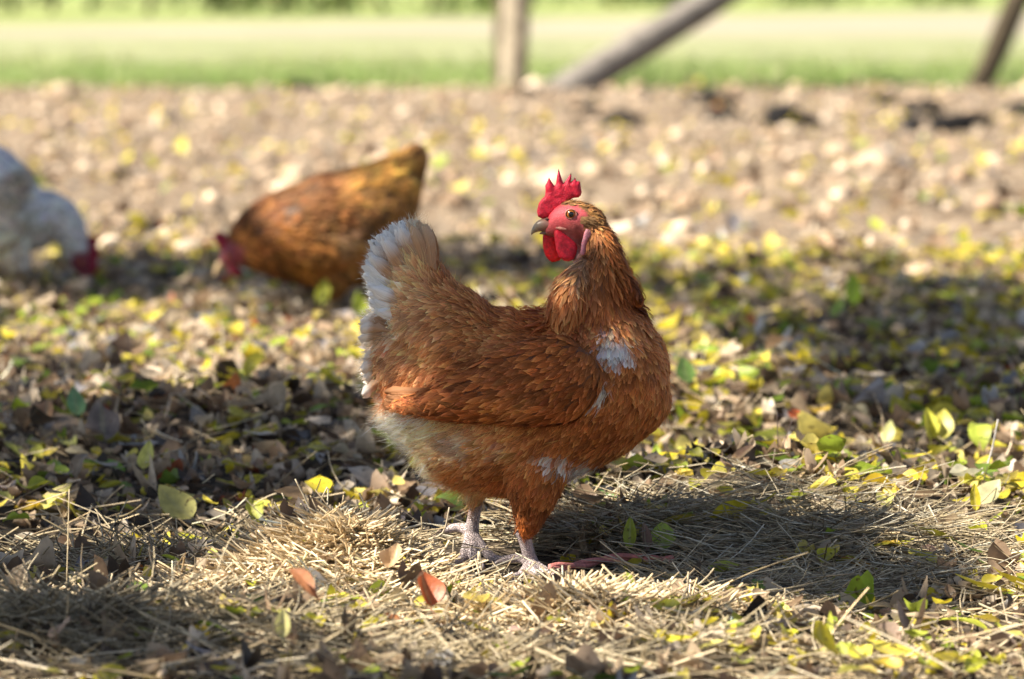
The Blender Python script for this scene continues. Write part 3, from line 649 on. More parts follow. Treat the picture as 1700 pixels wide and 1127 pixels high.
# long tail quills standing in the tail fan
def quills(name, rows, mat, seed=3, yd=0.0):
    r = np.random.default_rng(seed); vs = []; fs = []; cs = []; us = []
    for (px, py, y, dx, dy, L, W, c0, c1, bend) in rows:
        p = K(px, py, y); d = Vector((dx, r.normal(0, .06) if name == 'tail' else yd * (-1 if y > 0 else 1), -dy)).normalized(); side = Vector((0, 1, 0)).cross(d).normalized() * -1
        nrm = Vector((0, -1, 0)); o = len(vs); n = 9
        for j in range(n + 1):
            t = j / n; w = W * (.25 + 1.1 * t) * (1 if t < .7 else max(.12, math.sqrt(max(0, 1 - ((t - .7) / .31) ** 2))))
            cen = p + d * (L * t) + side * (bend * t * t)
            for k in range(7):
                s = (k - 3) / 3
                rag = (r.normal(0, .0006) if abs(s) > .9 or j >= n - 1 else 0)
                vs.append(tuple(cen + side * (s * w * .5 + rag) + nrm * ((.004 - .004 * s * s) * (1 if y < 0.001 else -1)) + d * (r.normal(0, .0010) if j == n else 0)))
                f = min(1, max(0, (t - (.58 if dy > -.62 else .76)) / .24)); f = min(1, f * f * (3 - 2 * f) + abs(s) * .12); cs.append([c0[q] * (1 - f) + c1[q] * f for q in range(3)]); us.append((s * .5 + .5, t))
        for j in range(n):
            for k in range(6):
                a = o + j * 7 + k; fs.append((a, a + 1, a + 8, a + 7))
    n0 = len(vs)
    for (px, py, y, dx, dy, L, W, c0, c1, bend) in rows:
        p = K(px, py, y); d = Vector((dx, 0, -dy)).normalized(); side = d.cross(Vector((0, 1, 0)))
        for k in range(46):
            t = r.uniform(.55, 1.0); s_ = r.uniform(-1, 1); q = p + d * (L * t) + side * (s_ * W * .5 * (1.2 - .6 * t)) + Vector((0, r.normal(0, .003), 0))
            e = (d + side * (s_ * .7 + r.normal(0, .25)) + Vector((0, r.normal(0, .25), 0))).normalized() * r.uniform(.004, .011); w_ = side * .00018
            o = len(vs); vs += [tuple(q - w_), tuple(q + w_), tuple(q + e)]; fs.append((o, o + 1, o + 2)); cc = [c0[z] * (1 - t) + c1[z] * t if t < .75 else c1[z] for z in range(3)]; cs += [cc] * 3; us += [(0, 0), (1, 0), (.5, 1)]
    return make_mesh(name, vs, fs, mat, cs, us)
W_ = (.90, .89, .86); T_ = (.60, .39, .23); B_ = (.42, .2, .09)
rows = []
for q, yl in enumerate((0, -.010, .010, -.018, .018, -.025, .025)):
    for i in range(15):
        f = (i + .5 * (q % 2)) / 15; a = R(8 + 80 * f)
        x0 = 729 - 2 * f; y0 = 512 + 8 * f; L = (float(np.interp(f, [0, .15, .4, .6, .8, 1], [.094, .105, .106, .093, .078, .069])) - abs(yl) * .3) * random.uniform(.96, 1.02)
        c1 = W_ if f > .15 else (.66, .48, .32)
        rows.append((x0, y0, yl + random.uniform(-.003, .003), -math.sin(a), -math.cos(a), L, .014, (.52, .29, .15) if abs(yl) > .012 else T_, c1, random.uniform(-.003, .005)))
for i in range(16):
    f = i / 15; a = R(66 + 46 * f)
    rows.append((648 - 4 * f, 530 + 90 * f, random.uniform(-.025, .02), -math.sin(a), -math.cos(a), random.uniform(.026, .034), .012, (.5, .3, .17), (.84, .76, .66), .007))
tail = obj('tail', quills('tail', rows, M_FEATHER), hen)
for w, s in zip([o for o in hen.children if o.name.startswith('wing')], (-1, 1)):
    fl = []
    for i in range(7):
        f = i / 6
        fl.append((812 - 26 * f, 664 - 34 * f, s * (.130 - .002 * i), -1, -.02 + .09 * f, (.112 - .012 * f) * random.uniform(.96, 1.03), .0105, (.26, .09, .028), (.42, .19, .08), -.003))
    obj('flight_feathers', quills('flight', fl, M_FEATHER, seed=40 + s, yd=.50), w)

# comb, wattles, ear lobes (drawn in the enlarged head view)
def hc(cx, cy): return (840 + cx / 3.757, 250 + cy / 3.757)
def outl(pts, y=0): return [(lambda v: (v.x, v.z))(K(*hc(*p))) for p in pts]
comb_o = outl([(200, 392), (193, 360), (204, 310), (224, 282), (243, 264), (247, 232), (245, 198), (256, 178), (268, 146), (283, 172), (302, 200), (312, 188), (318, 140), (328, 92), (341, 135), (358, 182), (371, 173), (388, 148), (406, 120), (409, 146), (404, 176), (414, 168), (424, 162), (431, 142), (438, 168), (448, 172), (462, 172), (466, 200), (473, 240), (466, 262), (452, 273), (420, 276), (392, 292), (378, 320), (360, 335), (325, 350), (300, 380), (262, 398), (228, 408)])
cv, cf = inflate(comb_o, .0032, .006, .0014, 0, wob=.0008)
cvn = np.array(cv); cpx, cpy = K.inv(cvn)
tipm = smooth(303, 285, cpy)[:, None]
obj('comb', make_mesh('comb', cvn, cf, M_COMB, np.array([.62, .018, .045]) * (1 - tipm) + np.array([.42, .012, .045]) * tipm), hen)
def piece(name, pts, th, edge, y, c, mat=M_COMB, slope=(0, 0), label=None):
    v, f = inflate(outl(pts), th, edge, .0015, y, slope, wob=.0006)
    return obj(name, make_mesh(name, v, f, mat, np.array(c)), hen, label=label)
near_w = [(318, 470), (345, 482), (400, 522), (438, 556), (446, 585), (443, 612), (430, 645), (412, 660), (392, 668), (362, 664), (330, 640), (314, 600), (308, 560), (300, 515), (302, 480)]
far_w = [(236, 488), (262, 492), (300, 485), (318, 520), (325, 575), (340, 620), (349, 652), (336, 668), (312, 676), (286, 679), (266, 664), (248, 642), (236, 608), (230, 570), (229, 520)]
piece('wattle', near_w, .0042, .007, -.013, (.62, .018, .038))
piece('wattle', far_w, .0038, .007, .004, (.70, .013, .018))
lobe = [(500, 462), (518, 466), (534, 482), (530, 505), (514, 530), (500, 560), (498, 600), (492, 626), (474, 630), (460, 616), (466, 585), (470, 550), (478, 520), (486, 485)]
for s in (-1, 1): piece('ear_lobe', lobe, .0018, .003, s * .0195, (.60, .24, .28))
# beak
up = loft(resample([(K(*hc(310, 440)), .0040, .0085), (K(*hc(270, 442)), .0068, .0082), (K(*hc(235, 446)), .0070, .0070), (K(*hc(208, 454)), .0060, .0056), (K(*hc(186, 468)), .0042, .0040), (K(*hc(168, 486)), .0022, .0022), (K(*hc(158, 508)), .0005, .0006)], 4), 18)
lo = loft(resample([(K(*hc(330, 478)), .0030, .0058), (K(*hc(290, 488)), .0030, .0050), (K(*hc(255, 492)), .0024, .0038), (K(*hc(225, 496)), .0015, .0022), (K(*hc(208, 499)), .0005, .0008)], 4), 16)
uv_, uf_ = fuse([up], .0008, 2); lv_, lf_ = fuse([lo], .0008, 2)
ux, uy = K.inv(uv_); g = smooth(912, 885, ux)[:, None]
bk = obj('beak', make_mesh('beak', uv_, uf_, M_HORN, np.array([.26, .10, .07]) * (1 - g) + np.array([.33, .25, .16]) * g), hen)
obj('lower_beak', make_mesh('lower_beak', lv_, lf_, M_HORN, np.array([.22, .13, .09])), bk)
nv, nf = blob(K(*hc(262, 408), -.0062), (.0030, .0008, .0010), 10)
obj('nostril', make_mesh('nostril', [tuple(v) for v in nv], nf, M_HORN, np.array([.05, .02, .02])), bk)
# cheek ridge / gape
gv, gf = loft(resample([(K(*hc(300, 455), -.0095), .0016, .0012), (K(*hc(340, 462), -.0135), .0018, .0014), (K(*hc(378, 468), -.0155), .0008, .0006)], 4), 10)
obj('gape', make_mesh('gape', [tuple(v) for v in gv], gf, M_SKIN, np.array([.40, .16, .12])), bk)
# ear tuft of short bristly feathers
for s in (-1, 1):
    cx, cy = hc(500, 408); ec = K(cx, cy, s * .0195); vs = []; fs = []; cs = []
    for i in range(170):
        a = random.uniform(-1, 1); p = ec + Vector((a * .0065, s * random.uniform(-.001, .001), random.uniform(-.0035, .0035)))
        d = Vector((.9 + random.uniform(-.3, .3), s * .45, -.35 + random.uniform(-.4, .4))).normalized() * random.uniform(.004, .008)
        w = Vector((0, 0, .0005)); o = len(vs); vs += [tuple(p - w), tuple(p + w), tuple(p + d)]; fs.append((o, o + 1, o + 2)); c = random.uniform(.7, 1.3)
        cs += [(.26 * c, .15 * c, .07 * c)] * 3
    obj('ear_tuft', make_mesh('ear_tuft', vs, fs, M_DOWN, cs, smooth_=False), hen)
# eyes
for s in (-1, 1):
    ec = K(947.6, 349.0, s * .0142)
    def sph(c, r, sy=1.0): return blob(c, (r, r * sy, r), 24)
    v, f = sph(ec, .0052); e = obj('eye', make_mesh('eye', [tuple(x) for x in v], f, M_IRIS), hen)
    v, f = blob(ec + Vector((0, s * .0047, 0)), (.0028, .0009, .0029), 20); obj('pupil', make_mesh('pupil', [tuple(x) for x in v], f, M_PUPIL), e)
    vs = []; fs = []; n1, n2 = 30, 10
    for i in range(n1):
        a = 2 * math.pi * i / n1
        for j in range(n2):
            b = 2 * math.pi * j / n2; rr = .0053 + .0007 * math.cos(b)
            vs.append(tuple(ec + Vector((rr * 1.08 * math.cos(a), s * (.0026 + .0014 * math.sin(b)), rr * .95 * math.sin(a)))))
    for i in range(n1):
        for j in range(n2): fs.append((i * n2 + j, ((i + 1) % n1) * n2 + j, ((i + 1) % n1) * n2 + (j + 1) % n2, i * n2 + (j + 1) % n2))
    obj('eyelid', make_mesh('eyelid', vs, fs, M_SKIN, np.array([.40, .17, .12])), e)

# legs
def leg(top, ankle, side, toes, hind, parent, scale=1.0, c=(.76, .62, .59), fr=K):
    ps = [loft(resample([(top, .0088 * scale, .0078 * scale), (top.lerp(ankle, .35), .0072 * scale, .0066 * scale), (top.lerp(ankle, .75), .0070 * scale, .0066 * scale), (ankle, .0084 * scale, .0080 * scale), (ankle + Vector((0, 0, -.006)), .004, .004)], 4), 16)]
    claws = []
    for t in toes + [hind]:
        pts = [ankle + Vector((0, 0, 0))] + t; rr = [.0062, .0052, .0046, .0036]
        ps.append(loft(resample([(p, rr[i] * scale, rr[i] * scale) for i, p in enumerate(pts)], 4), 12, lateral=(0, 0, 1)))
        d = (pts[-1] - pts[-2]).normalized(); claws.append((pts[-1], d))
    V, Fc = fuse(ps, .0016, 3)
    o = obj('leg', make_mesh('leg', V, Fc, M_LEG, np.array(c)), parent)
    for p, d in claws:
        v, f = loft(resample([(p - d * .002, .0026 * scale, .0026 * scale), (p + d * .005 + Vector((0, 0, .0005)), .0018, .0018), (p + d * .011 + Vector((0, 0, -.003)), .0004, .0004)], 4), 10, lateral=(0, 0, 1))
        obj('claw', make_mesh('claw', [tuple(x) for x in v], f, M_HORN, np.array([.42, .34, .30])), o)
def zt(x, y, dz=.006): return float(terrain(x + hen.location.x, y + hen.location.y)) + dz
def leg_at(tpx, tpy, apx, apy, s):
    top = K(tpx, tpy, s[0]); ank = K(apx, apy, s[1])
    ank.z = max(ank.z, zt(ank.x, ank.y) + .008)
    def tp(dx, dy): return Vector((ank.x + dx, ank.y + dy, zt(ank.x + dx, ank.y + dy)))
    toes = [[tp(-.010, -.022), tp(-.020, -.042), tp(-.030, -.060)], [tp(.004, -.026), tp(.009, -.052), tp(.012, -.074)], [tp(.022, -.018), tp(.042, -.032), tp(.058, -.042)]]
    hind = [Vector((ank.x - .012, ank.y + .004, ank.z + .004)), Vector((ank.x - .022, ank.y + .004, ank.z + .003)), Vector((ank.x - .030, ank.y + .002, ank.z + .001))]
    leg(top, ank, 0, toes, hind, hen)
leg_at(868, 872, 881, 944, (-.040, -.030))
leg_at(793, 822, 781, 893, (.045, .055))

# ------------------------------------------------------------------ hens out of focus
def far_hen(fr, label, bodies, flow, cfun, scale_cover, comb, wat, head_c, legs, wing, seed, hy=0.0, legc=(.6, .45, .4)):
    h = empty('hen', fr.base + Vector((0, 0, float(terrain(fr.base.x, fr.Y)))), label, 'hen')
    V, Fc = fuse([loft(fr.path(b)) for b in bodies], .0055, 5)
    px, py = fr.inv(V); c = cfun(px, py, V, rng) * .6
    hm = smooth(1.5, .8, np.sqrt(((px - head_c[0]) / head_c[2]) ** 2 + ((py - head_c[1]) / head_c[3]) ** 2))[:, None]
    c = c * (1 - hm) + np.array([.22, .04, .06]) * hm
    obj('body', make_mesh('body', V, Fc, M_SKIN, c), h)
    sk = lambda a, b, P: ((a - head_c[0]) / head_c[2]) ** 2 + ((b - head_c[1]) / head_c[3]) ** 2 < 1
    a, b, c, d = plumage(V, Fc, fr.inv, flow, cfun, scale_cover, skip=sk, seed=seed)
    obj('plumage', make_mesh('plumage', a, b, M_FEATHER, c, d), h)
    for s in (-1, 1):
        wp = [(r[0], r[1], r[2], r[3], s * r[4]) for r in wing]
        wV, wF = fuse([loft(fr.path(wp))], .004, 3)
        w = obj('wing', make_mesh('wing', wV, wF, M_SKIN, cfun(*fr.inv(wV), wV, rng) * .5), h)
        a, b, c, d = plumage(wV, wF, fr.inv, flow, lambda p, q, P, r: cfun(p, q, P, r) * .9, 2.6, seed=seed + 5 + s)
        obj('wing_feathers', make_mesh('wing_feathers', a, b, M_FEATHER, c, d), w)
    def fo(pts): return [(lambda v: (v.x, v.z))(fr(*p)) for p in pts]
    v, f = inflate(fo(comb), .004, .006, .003, hy); obj('comb', make_mesh('comb', v, f, M_COMB, np.array([.30, .015, .04])), h)
    for s in (-1, 1):
        v, f = inflate(fo(wat), .003, .005, .003, hy + s * .012); obj('wattle', make_mesh('wattle', v, f, M_COMB, np.array([.26, .02, .04])), h)
        e = fr(head_c[0], head_c[1] - 3, hy + s * .016); v, f = blob(e, (.0045, .004, .0045), 14); obj('eye', make_mesh('eye', [tuple(x) for x in v], f, M_IRIS), h)
    return h
def simple_legs(h, fr, spots, c):
    for (px, py, y) in spots:
        top = fr(px, py, y); ank = Vector((top.x, top.y, .014))
        def tp(dx, dy): return Vector((ank.x + dx, ank.y + dy, float(terrain(ank.x + dx + h.location.x, ank.y + dy + h.location.y)) - h.location.z + .006))
        dr = -1 if h is hen2 else 1
        toes = [[tp(dr * .02, q * .7), tp(dr * .04, q * 1.4), tp(dr * .055, q * 2)] for q in (-.018, 0, .018)]
        hind = [tp(-dr * .01, 0), tp(-dr * .02, 0), tp(-dr * .03, 0)]
        leg(top, ank, 0, toes, hind, h, c=c)
K2 = Fr(530, 8.0)
B2 = [[(698, 258, 9, .008), (688, 277, 24, .02), (664, 308, 44, .04), (628, 348, 74, .07), (580, 388, 98, .092), (528, 402, 92, .098), (478, 406, 78, .092), (436, 414, 62, .074), (408, 424, 44, .05), (392, 432, 28, .03)],
      [(440, 400, 40, .05), (412, 418, 36, .04), (392, 434, 24, .026), (378, 446, 17, .017), (370, 455, 9, .009)],
      [(560, 440, 50, .04, -.04), (556, 480, 28, .03, -.045), (552, 508, 12, .014, -.045)], [(530, 440, 50, .04, .04), (520, 480, 28, .03, .045), (515, 508, 12, .014, .045)]]
FL2 = [(400, 420, .6, -.3, 22, 9), (450, 400, 1, -.2, 24, 12), (520, 380, 1, -.2, 26, 14), (600, 350, 1, -.3, 28, 14), (680, 290, .6, -.9, 34, 15), (500, 460, .8, .3, 26, 14), (580, 460, .7, .5, 28, 14), (640, 420, .9, .2, 28, 14), (690, 330, .8, .2, 28, 14), (550, 500, 0, 1, 20, 10)]
CO2 = [(400, 430, .30, .11, .025), (430, 380, .24, .085, .02), (470, 340, .22, .09, .03), (520, 320, .24, .10, .035), (480, 420, .40, .15, .03), (500, 450, .60, .25, .05), (540, 440, .48, .19, .045), (460, 475, .20, .07, .015), (560, 380, .28, .11, .03), (600, 310, .42, .20, .04), (655, 300, .66, .32, .07), (685, 268, .24, .11, .035), (640, 350, .30, .14, .04), (620, 390, .26, .12, .035), (600, 430, .55, .26, .08), (560, 490, .36, .16, .04), (640, 440, .40, .2, .08), (570, 410, .5, .28, .14)]  # orange plumage; its brightest spots also carry sunlit patches in the colour
hen2 = far_hen(K2, 'blurred orange-brown hen pecking head down, behind the white tail', B2, FL2, lambda px, py, P, r: np.clip(idw(px, py, CO2, 4) * .68, 0, .9), 2.6,
        [(352, 405), (362, 398), (372, 402), (384, 410), (392, 418), (388, 432), (376, 440), (368, 432), (360, 422)], [(380, 452), (392, 456), (402, 466), (398, 476), (386, 472), (378, 462)], (378, 442, 26, 26), None,
        [(462, 400, 30, .012, .086), (500, 398, 56, .02, .094), (545, 396, 62, .022, .096), (590, 388, 48, .02, .09), (630, 372, 28, .015, .074), (660, 352, 10, .008, .06)], 40)
v, f = loft(resample([(K2(368, 452), .009, .007), (K2(360, 462), .006, .005), (K2(354, 474), .001, .001)], 4), 12); obj('beak', make_mesh('beak', [tuple(x) for x in v], f, M_HORN, np.array([.4, .28, .15])), hen2)
simple_legs(hen2, K2, [(553, 500, -.045), (517, 500, .045)], (.6, .42, .2))
K3 = Fr(-40, 8.5)
B3 = [[(-215, 262, 12, .01), (-195, 290, 40, .03), (-150, 330, 74, .07), (-95, 348, 98, .095), (-40, 356, 108, .102), (2, 350, 100, .095), (36, 348, 70, .07), (60, 348, 36, .042)],
      [(20, 370, 66, .07), (58, 372, 52, .055), (84, 366, 38, .042), (104, 378, 32, .034), (118, 402, 26, .028), (126, 428, 20, .021), (132, 448, 16, .017), (138, 464, 9, .01)],
      [(10, 400, 44, .045, -.045), (28, 432, 28, .03, -.048), (40, 458, 12, .014, -.048)], [(-20, 400, 50, .045, .045), (-14, 440, 28, .03, .048), (-12, 462, 12, .014, .048)]]
FL3 = [(-200, 270, -.5, -.9, 30, 14), (-100, 300, -1, -.1, 28, 14), (0, 290, -1, .1, 26, 14), (40, 340, -.9, .2, 24, 12), (90, 350, -1, .2, 22, 10), (120, 400, -.7, -.6, 20, 9), (40, 400, -.8, .5, 24, 12), (30, 450, 0, 1, 20, 10), (-60, 430, -.9, .4, 26, 14)]
CO3 = [(-100, 300, .9, .9, .9), (10, 280, .84, .85, .87), (30, 325, .50, .40, .28), (35, 400, .92, .82, .64), (0, 420, .92, .84, .70), (95, 350, .88, .88, .88), (120, 410, .84, .83, .80), (50, 450, .78, .66, .52), (80, 400, .7, .66, .56)]  # white plumage with bluish shade on top, warm sunlight below, tan neck shading painted in
hen3 = far_hen(K3, 'blurred white hen with red comb bending down at the left edge', B3, FL3, lambda px, py, P, r: idw(px, py, CO3, 4), 2.6,
        [(143, 404), (154, 400), (163, 408), (160, 420), (166, 432), (160, 442), (162, 456), (154, 466), (144, 470), (140, 456), (142, 430)], [(132, 462), (142, 462), (146, 474), (138, 482), (130, 476)], (135, 448, 17, 19), None,
        [(50, 360, 24, .012, .082), (15, 368, 48, .02, .094), (-35, 370, 54, .022, .098), (-85, 362, 44, .02, .094), (-130, 345, 28, .014, .08), (-165, 328, 10, .008, .066)], 60)
v, f = loft(resample([(K3(136, 462), .009, .007), (K3(140, 472), .006, .005), (K3(142, 482), .001, .001)], 4), 12); obj('beak', make_mesh('beak', [tuple(x) for x in v], f, M_HORN, np.array([.45, .33, .2])), hen3)
simple_legs(hen3, K3, [(41, 452, -.048), (-12, 455, .048)], (.6, .42, .2))
# ------------------------------------------------------------------ litter: straw, leaves, clods
def leaf_grid(L, W, nu=5, nv=8, fold=.25, curl=.3, cup=0.0, wave=.06, seed=0, tip=1.0, base_w=.0):
    r = random.Random(seed); ph = r.uniform(0, 6); vs = []; uv = []
    for j in range(nv + 1):
        t = j / nv; w = W * .5 * max(.02, math.sin(math.pi * min(1, (t ** .85))) ** .75) * (1.08 - .3 * t * tip)
        if j == nv: w = W * .01
        for k in range(nu):
            s = (k / (nu - 1)) * 2 - 1; x = s * w; y = L * t
            z = abs(s) * w * fold + curl * L * (t - .5) ** 2 * (1 if curl > 0 else 1) + cup * (s * w) ** 2 / W * 2 + wave * L * .35 * math.sin(t * 7 + ph + s * 1.5) * abs(s)
            vs.append((x, y, z)); uv.append((s * .5 + .5, t))
    fs = []
    for j in range(nv):
        for k in range(nu - 1): a = j * nu + k; fs.append((a, a + 1, a + nu + 1, a + nu))
    return np.array(vs), np.array(fs), np.array(uv)
def scatter(name, protos, P, Rm, S, C, mat, r, label, cat):
    """many shaped pieces joined in one mesh (uncountable litter)"""
    pi = r.integers(0, len(protos), len(P)); VV = []; FF = []; CC = []; o = 0
    for q, (pv, pf, _) in enumerate(protos):
        m = pi == q; n = m.sum()
        if not n: continue
        V = np.einsum('nij,nkj->nki', Rm[m], pv[None] * S[m][:, None, :]) + P[m][:, None, :]
        VV.append(V.reshape(-1, 3)); FF.append((pf[None] + (np.arange(n) * len(pv))[:, None, None]).reshape(-1, 4) + o); o += n * len(pv)
        tt = np.linspace(.88, 1.1, len(pv)); CC.append((C[m][:, None, :] * tt[None, :, None]).reshape(-1, 3))
    return obj(name, make_mesh(name, np.concatenate(VV), np.concatenate(FF), mat, np.concatenate(CC)), kind='stuff', label=label, cat=cat)
protos = [leaf_grid(1, .62, 5, 6, fold=.18, curl=c_, wave=.14, seed=i) for i, c_ in enumerate((.25, .6, -.5, .9, .1, -.9))]
curled = [leaf_grid(1, .7, 5, 5, fold=.5, curl=c_, cup=cu, wave=.25, seed=i + 20) for i, (c_, cu) in enumerate(((.9, 1.6), (1.4, 1.0), (-.8, 2.2), (.5, 2.8)))]
YEL = [(.62, .50, .035), (.66, .55, .08), (.55, .48, .05), (.70, .58, .16)]; GRN = [(.30, .38, .035), (.38, .44, .06), (.22, .32, .05)]; TAN = [(.46, .34, .22), (.55, .43, .30), (.36, .25, .16), (.28, .19, .12), (.64, .53, .40)]; DRK = [(.10, .065, .045), (.06, .045, .033), (.15, .10, .065)]; GRY = [(.38, .36, .34), (.32, .30, .31)]; ORA = [(.42, .14, .04), (.36, .10, .04)]
def pick(r, n, weights):
    pools = [YEL, GRN, TAN, DRK, GRY, ORA]; w = np.array(weights, float)
    if w.ndim == 1: w = np.tile(w, (n, 1))
    w /= w.sum(1, keepdims=True); cw = w.cumsum(1); u = r.random(n); k = (u[:, None] > cw).sum(1)
    out = np.empty((n, 3))
    for i in range(n): p = pools[min(k[i], 5)]; out[i] = p[r.integers(0, len(p))]
    return out * np.exp(r.normal(0, .14, (n, 1)))
def area(r, n, y0, y1, margin=1.7):
    n = int(n * 1.15)
    y = np.sqrt(r.uniform(y0 ** 2, y1 ** 2, n)); x = r.uniform(-1, 1, n) * (y * .1184 * margin + .12)
    return x, y
def clear(x, y, k=.8): # keep the hen's toes and the pink root in view
    return ((np.abs(x + .025) < .085) & (y > 4.33) & (y < 4.66)) | ((x > .03) & (x < .19) & (y > 4.26) & (y < 4.52))
SPOTS = []
# ------------------------------------------------------------------ single leaves, stalks, root
def one_leaf(px, py, L, W, c, label, yaw=0, pitch=0, roll=0, fold=.25, curl=.3, cup=0, wave=.1, group=None, lift=.012, stem=True, tip=1.0, nu=9, nv=14):
    wave *= .5; lift += .010
    """lies or stands with its middle at the photo spot; L, W in photo pixels there"""
    g = ground(px, py, lift=lift); k = F / g.y; L = L / k; W = W / k; SPOTS.append((g.x, g.y, L))
    sd_ = int(px * 7 + py); vs, fs, uv = leaf_grid(L, W, nu, nv, fold, curl, cup, wave, sd_, tip)
    rr = np.random.default_rng(sd_); s = np.abs(uv[:, 0] * 2 - 1); cc = np.array(c)[None] * (.92 + .16 * s)[:, None] * (1 + rr.normal(0, .05, (len(vs), 1)))
    mid = np.exp(-(s / .12) ** 2)[:, None]; cc = cc * (1 - .3 * mid) + np.array([.6, .55, .3]) * .3 * mid
    if stem:
        st = L * .32; o = len(vs); w = L * .014; pts = [(0, 0, 0), (st * .1, -st * .5, st * .08), (st * .25, -st, st * .3)]
        sv = [];
        for p in pts: sv += [(p[0] - w, p[1], p[2]), (p[0] + w, p[1], p[2]), (p[0], p[1], p[2] + w * 1.6)]
        vs = np.concatenate([vs, np.array(sv)]); sf = []
        for j in range(2):
            for q in range(3): sf.append((o + j * 3 + q, o + j * 3 + (q + 1) % 3, o + (j + 1) * 3 + (q + 1) % 3, o + (j + 1) * 3 + q))
        fs = np.concatenate([fs, np.array(sf)]); cc = np.concatenate([cc, np.tile(np.array(c) * .8, (9, 1))])
    vs = vs - np.array([0, L / 2, 0])
    Rm = np.array(Matrix.Rotation(R(yaw), 3, 'Z') @ Matrix.Rotation(R(pitch), 3, 'X') @ Matrix.Rotation(R(roll), 3, 'Y'))
    vs = vs @ Rm.T; zmin = vs[:, 2].min(); g = g.copy(); tz = float(terrain(g.x, g.y)) + lift * .7
    # rest on the litter
    gg = Vector((g.x, g.y, tz - zmin if abs(pitch) > 35 or abs(roll) > 35 else tz + .003))
    if abs(pitch) > 35 or abs(roll) > 35:
        pass
    return obj('fallen_leaf', make_mesh('fallen_leaf', vs, fs, M_LEAF, cc), loc=gg, label=label, cat='leaf', group=group)
Yw = (.66, .54, .04); Yg = (.45, .47, .05); Gr = (.26, .38, .03); Pl = (.68, .60, .24); Br = (.36, .15, .07); Or = (.52, .17, .05); Gy = (.42, .40, .46); Dk = (.14, .09, .06); Tn = (.5, .36, .24)
one_leaf(1100, 915, 46, 42, (.42, .52, .08), 'round yellow-green leaf standing upright right of the feet', yaw=4, pitch=82, fold=.12, curl=.12, tip=.2, wave=.04)
one_leaf(1046, 915, 54, 24, (.34, .38, .04), 'narrow olive leaf upright beside the round green one', yaw=-10, pitch=78, fold=.3)
one_leaf(1070, 918, 50, 18, (.25, .16, .12), 'brown curled leaf between two upright green leaves', yaw=20, pitch=75, cup=1.2)
one_leaf(372, 1036, 95, 62, (.30, .42, .03), 'broad lime-green leaf on the shaded straw at the lower left', yaw=62, pitch=22, roll=24, curl=-.5, fold=-.1)
one_leaf(318, 938, 92, 52, (.55, .48, .05), 'flat spotted yellow leaf on grey hay left of the straw heap', yaw=84, pitch=6, curl=.1, fold=.1)
one_leaf(215, 886, 50, 44, (.62, .50, .04), 'small bright yellow leaf on grey hay at the left', yaw=80, pitch=8, roll=14)
one_leaf(290, 862, 84, 62, (.62, .56, .18), 'large pale yellow leaf propped on edge at the left', yaw=60, pitch=38, roll=-30, curl=.4)
one_leaf(168, 766, 84, 60, (.25, .45, .03), 'bright green leaf lying at the dark litter\'s lower edge', yaw=86, pitch=10, curl=-.2)
one_leaf(245, 782, 50, 34, (.60, .56, .12), 'pale yellow-green leaf standing upright at the left', yaw=-30, pitch=66)
one_leaf(92, 822, 72, 46, (.66, .58, .14), 'sunlit lemon-yellow leaf tilted up near the left edge', yaw=-66, pitch=34, roll=20)
one_leaf(345, 902, 50, 40, Gy, 'lilac-grey leaf beside a yellow one left of the heap', yaw=100, pitch=14, roll=-20, curl=.5)
one_leaf(322, 892, 70, 44, (.52, .50, .04), 'mottled yellow leaf under the lilac-grey leaf', yaw=70, pitch=12)
one_leaf(178, 906, 50, 34, (.32, .30, .36), 'dull mauve leaf on grey hay at the left', yaw=80, pitch=10)
one_leaf(502, 962, 84, 26, (.45, .19, .09), 'rust-brown curled leaf leaning on the straw heap', yaw=-125, pitch=-36, cup=1.6, lift=.05)
one_leaf(706, 1000, 66, 52, (.42, .11, .04), 'reddish-brown leaf half buried in the sunlit straw', yaw=30, pitch=58, curl=.4, cup=.8, lift=.03)
one_leaf(655, 940, 56, 40, (.56, .38, .22), 'tan crumpled leaf on top of the straw heap', yaw=-20, pitch=42, curl=.8, cup=1, lift=.02)
one_leaf(648, 1018, 34, 26, Or, 'small orange leaf scrap in the straw below the heap', yaw=60, pitch=20)
one_leaf(785, 1034, 60, 40, (.36, .33, .05), 'olive leaf in the shade edge below the feet', yaw=80, pitch=18, roll=15)
one_leaf(470, 1060, 50, 28, (.66, .60, .25), 'pale yellow leaf standing up in the straw at lower left', yaw=0, pitch=72, cup=.8)
one_leaf(1366, 1092, 74, 62, Yw, 'crumpled bright yellow leaf at the bottom edge right of centre', yaw=30, pitch=40, roll=20, curl=.9, wave=.5)
one_leaf(1378, 1052, 40, 12, (.50, .52, .06), 'slim green-yellow leaf pointing upward above the crumpled yellow one', yaw=-12, pitch=74)
one_leaf(1482, 1076, 110, 52, (.64, .54, .09), 'long yellow leaf lying in the lower right', yaw=72, pitch=14, roll=-12)
one_leaf(1566, 1088, 88, 66, (.66, .54, .07), 'crinkled yellow leaf nearest the lower right corner', yaw=94, pitch=20, roll=10, curl=.6, wave=.5)
one_leaf(1602, 1026, 84, 46, (.46, .48, .06), 'green-yellow leaf at the right on the shaded hay', yaw=80, pitch=12, curl=-.3)
one_leaf(1420, 934, 66, 34, (.46, .22, .04), 'orange-brown leaf on the shaded hay mound', yaw=82, pitch=22, cup=.6)
one_leaf(1630, 968, 100, 52, (.56, .46, .04), 'yellow spotted leaf at the right side of the mound', yaw=68, pitch=14, roll=12)
one_leaf(1680, 960, 84, 60, (.66, .52, .04), 'deep yellow leaf at the right edge', yaw=60, pitch=24, roll=22)
one_leaf(1662, 862, 62, 24, (.42, .46, .07), 'green-yellow leaf slanting up at the right edge', yaw=-48, pitch=30, roll=-40)
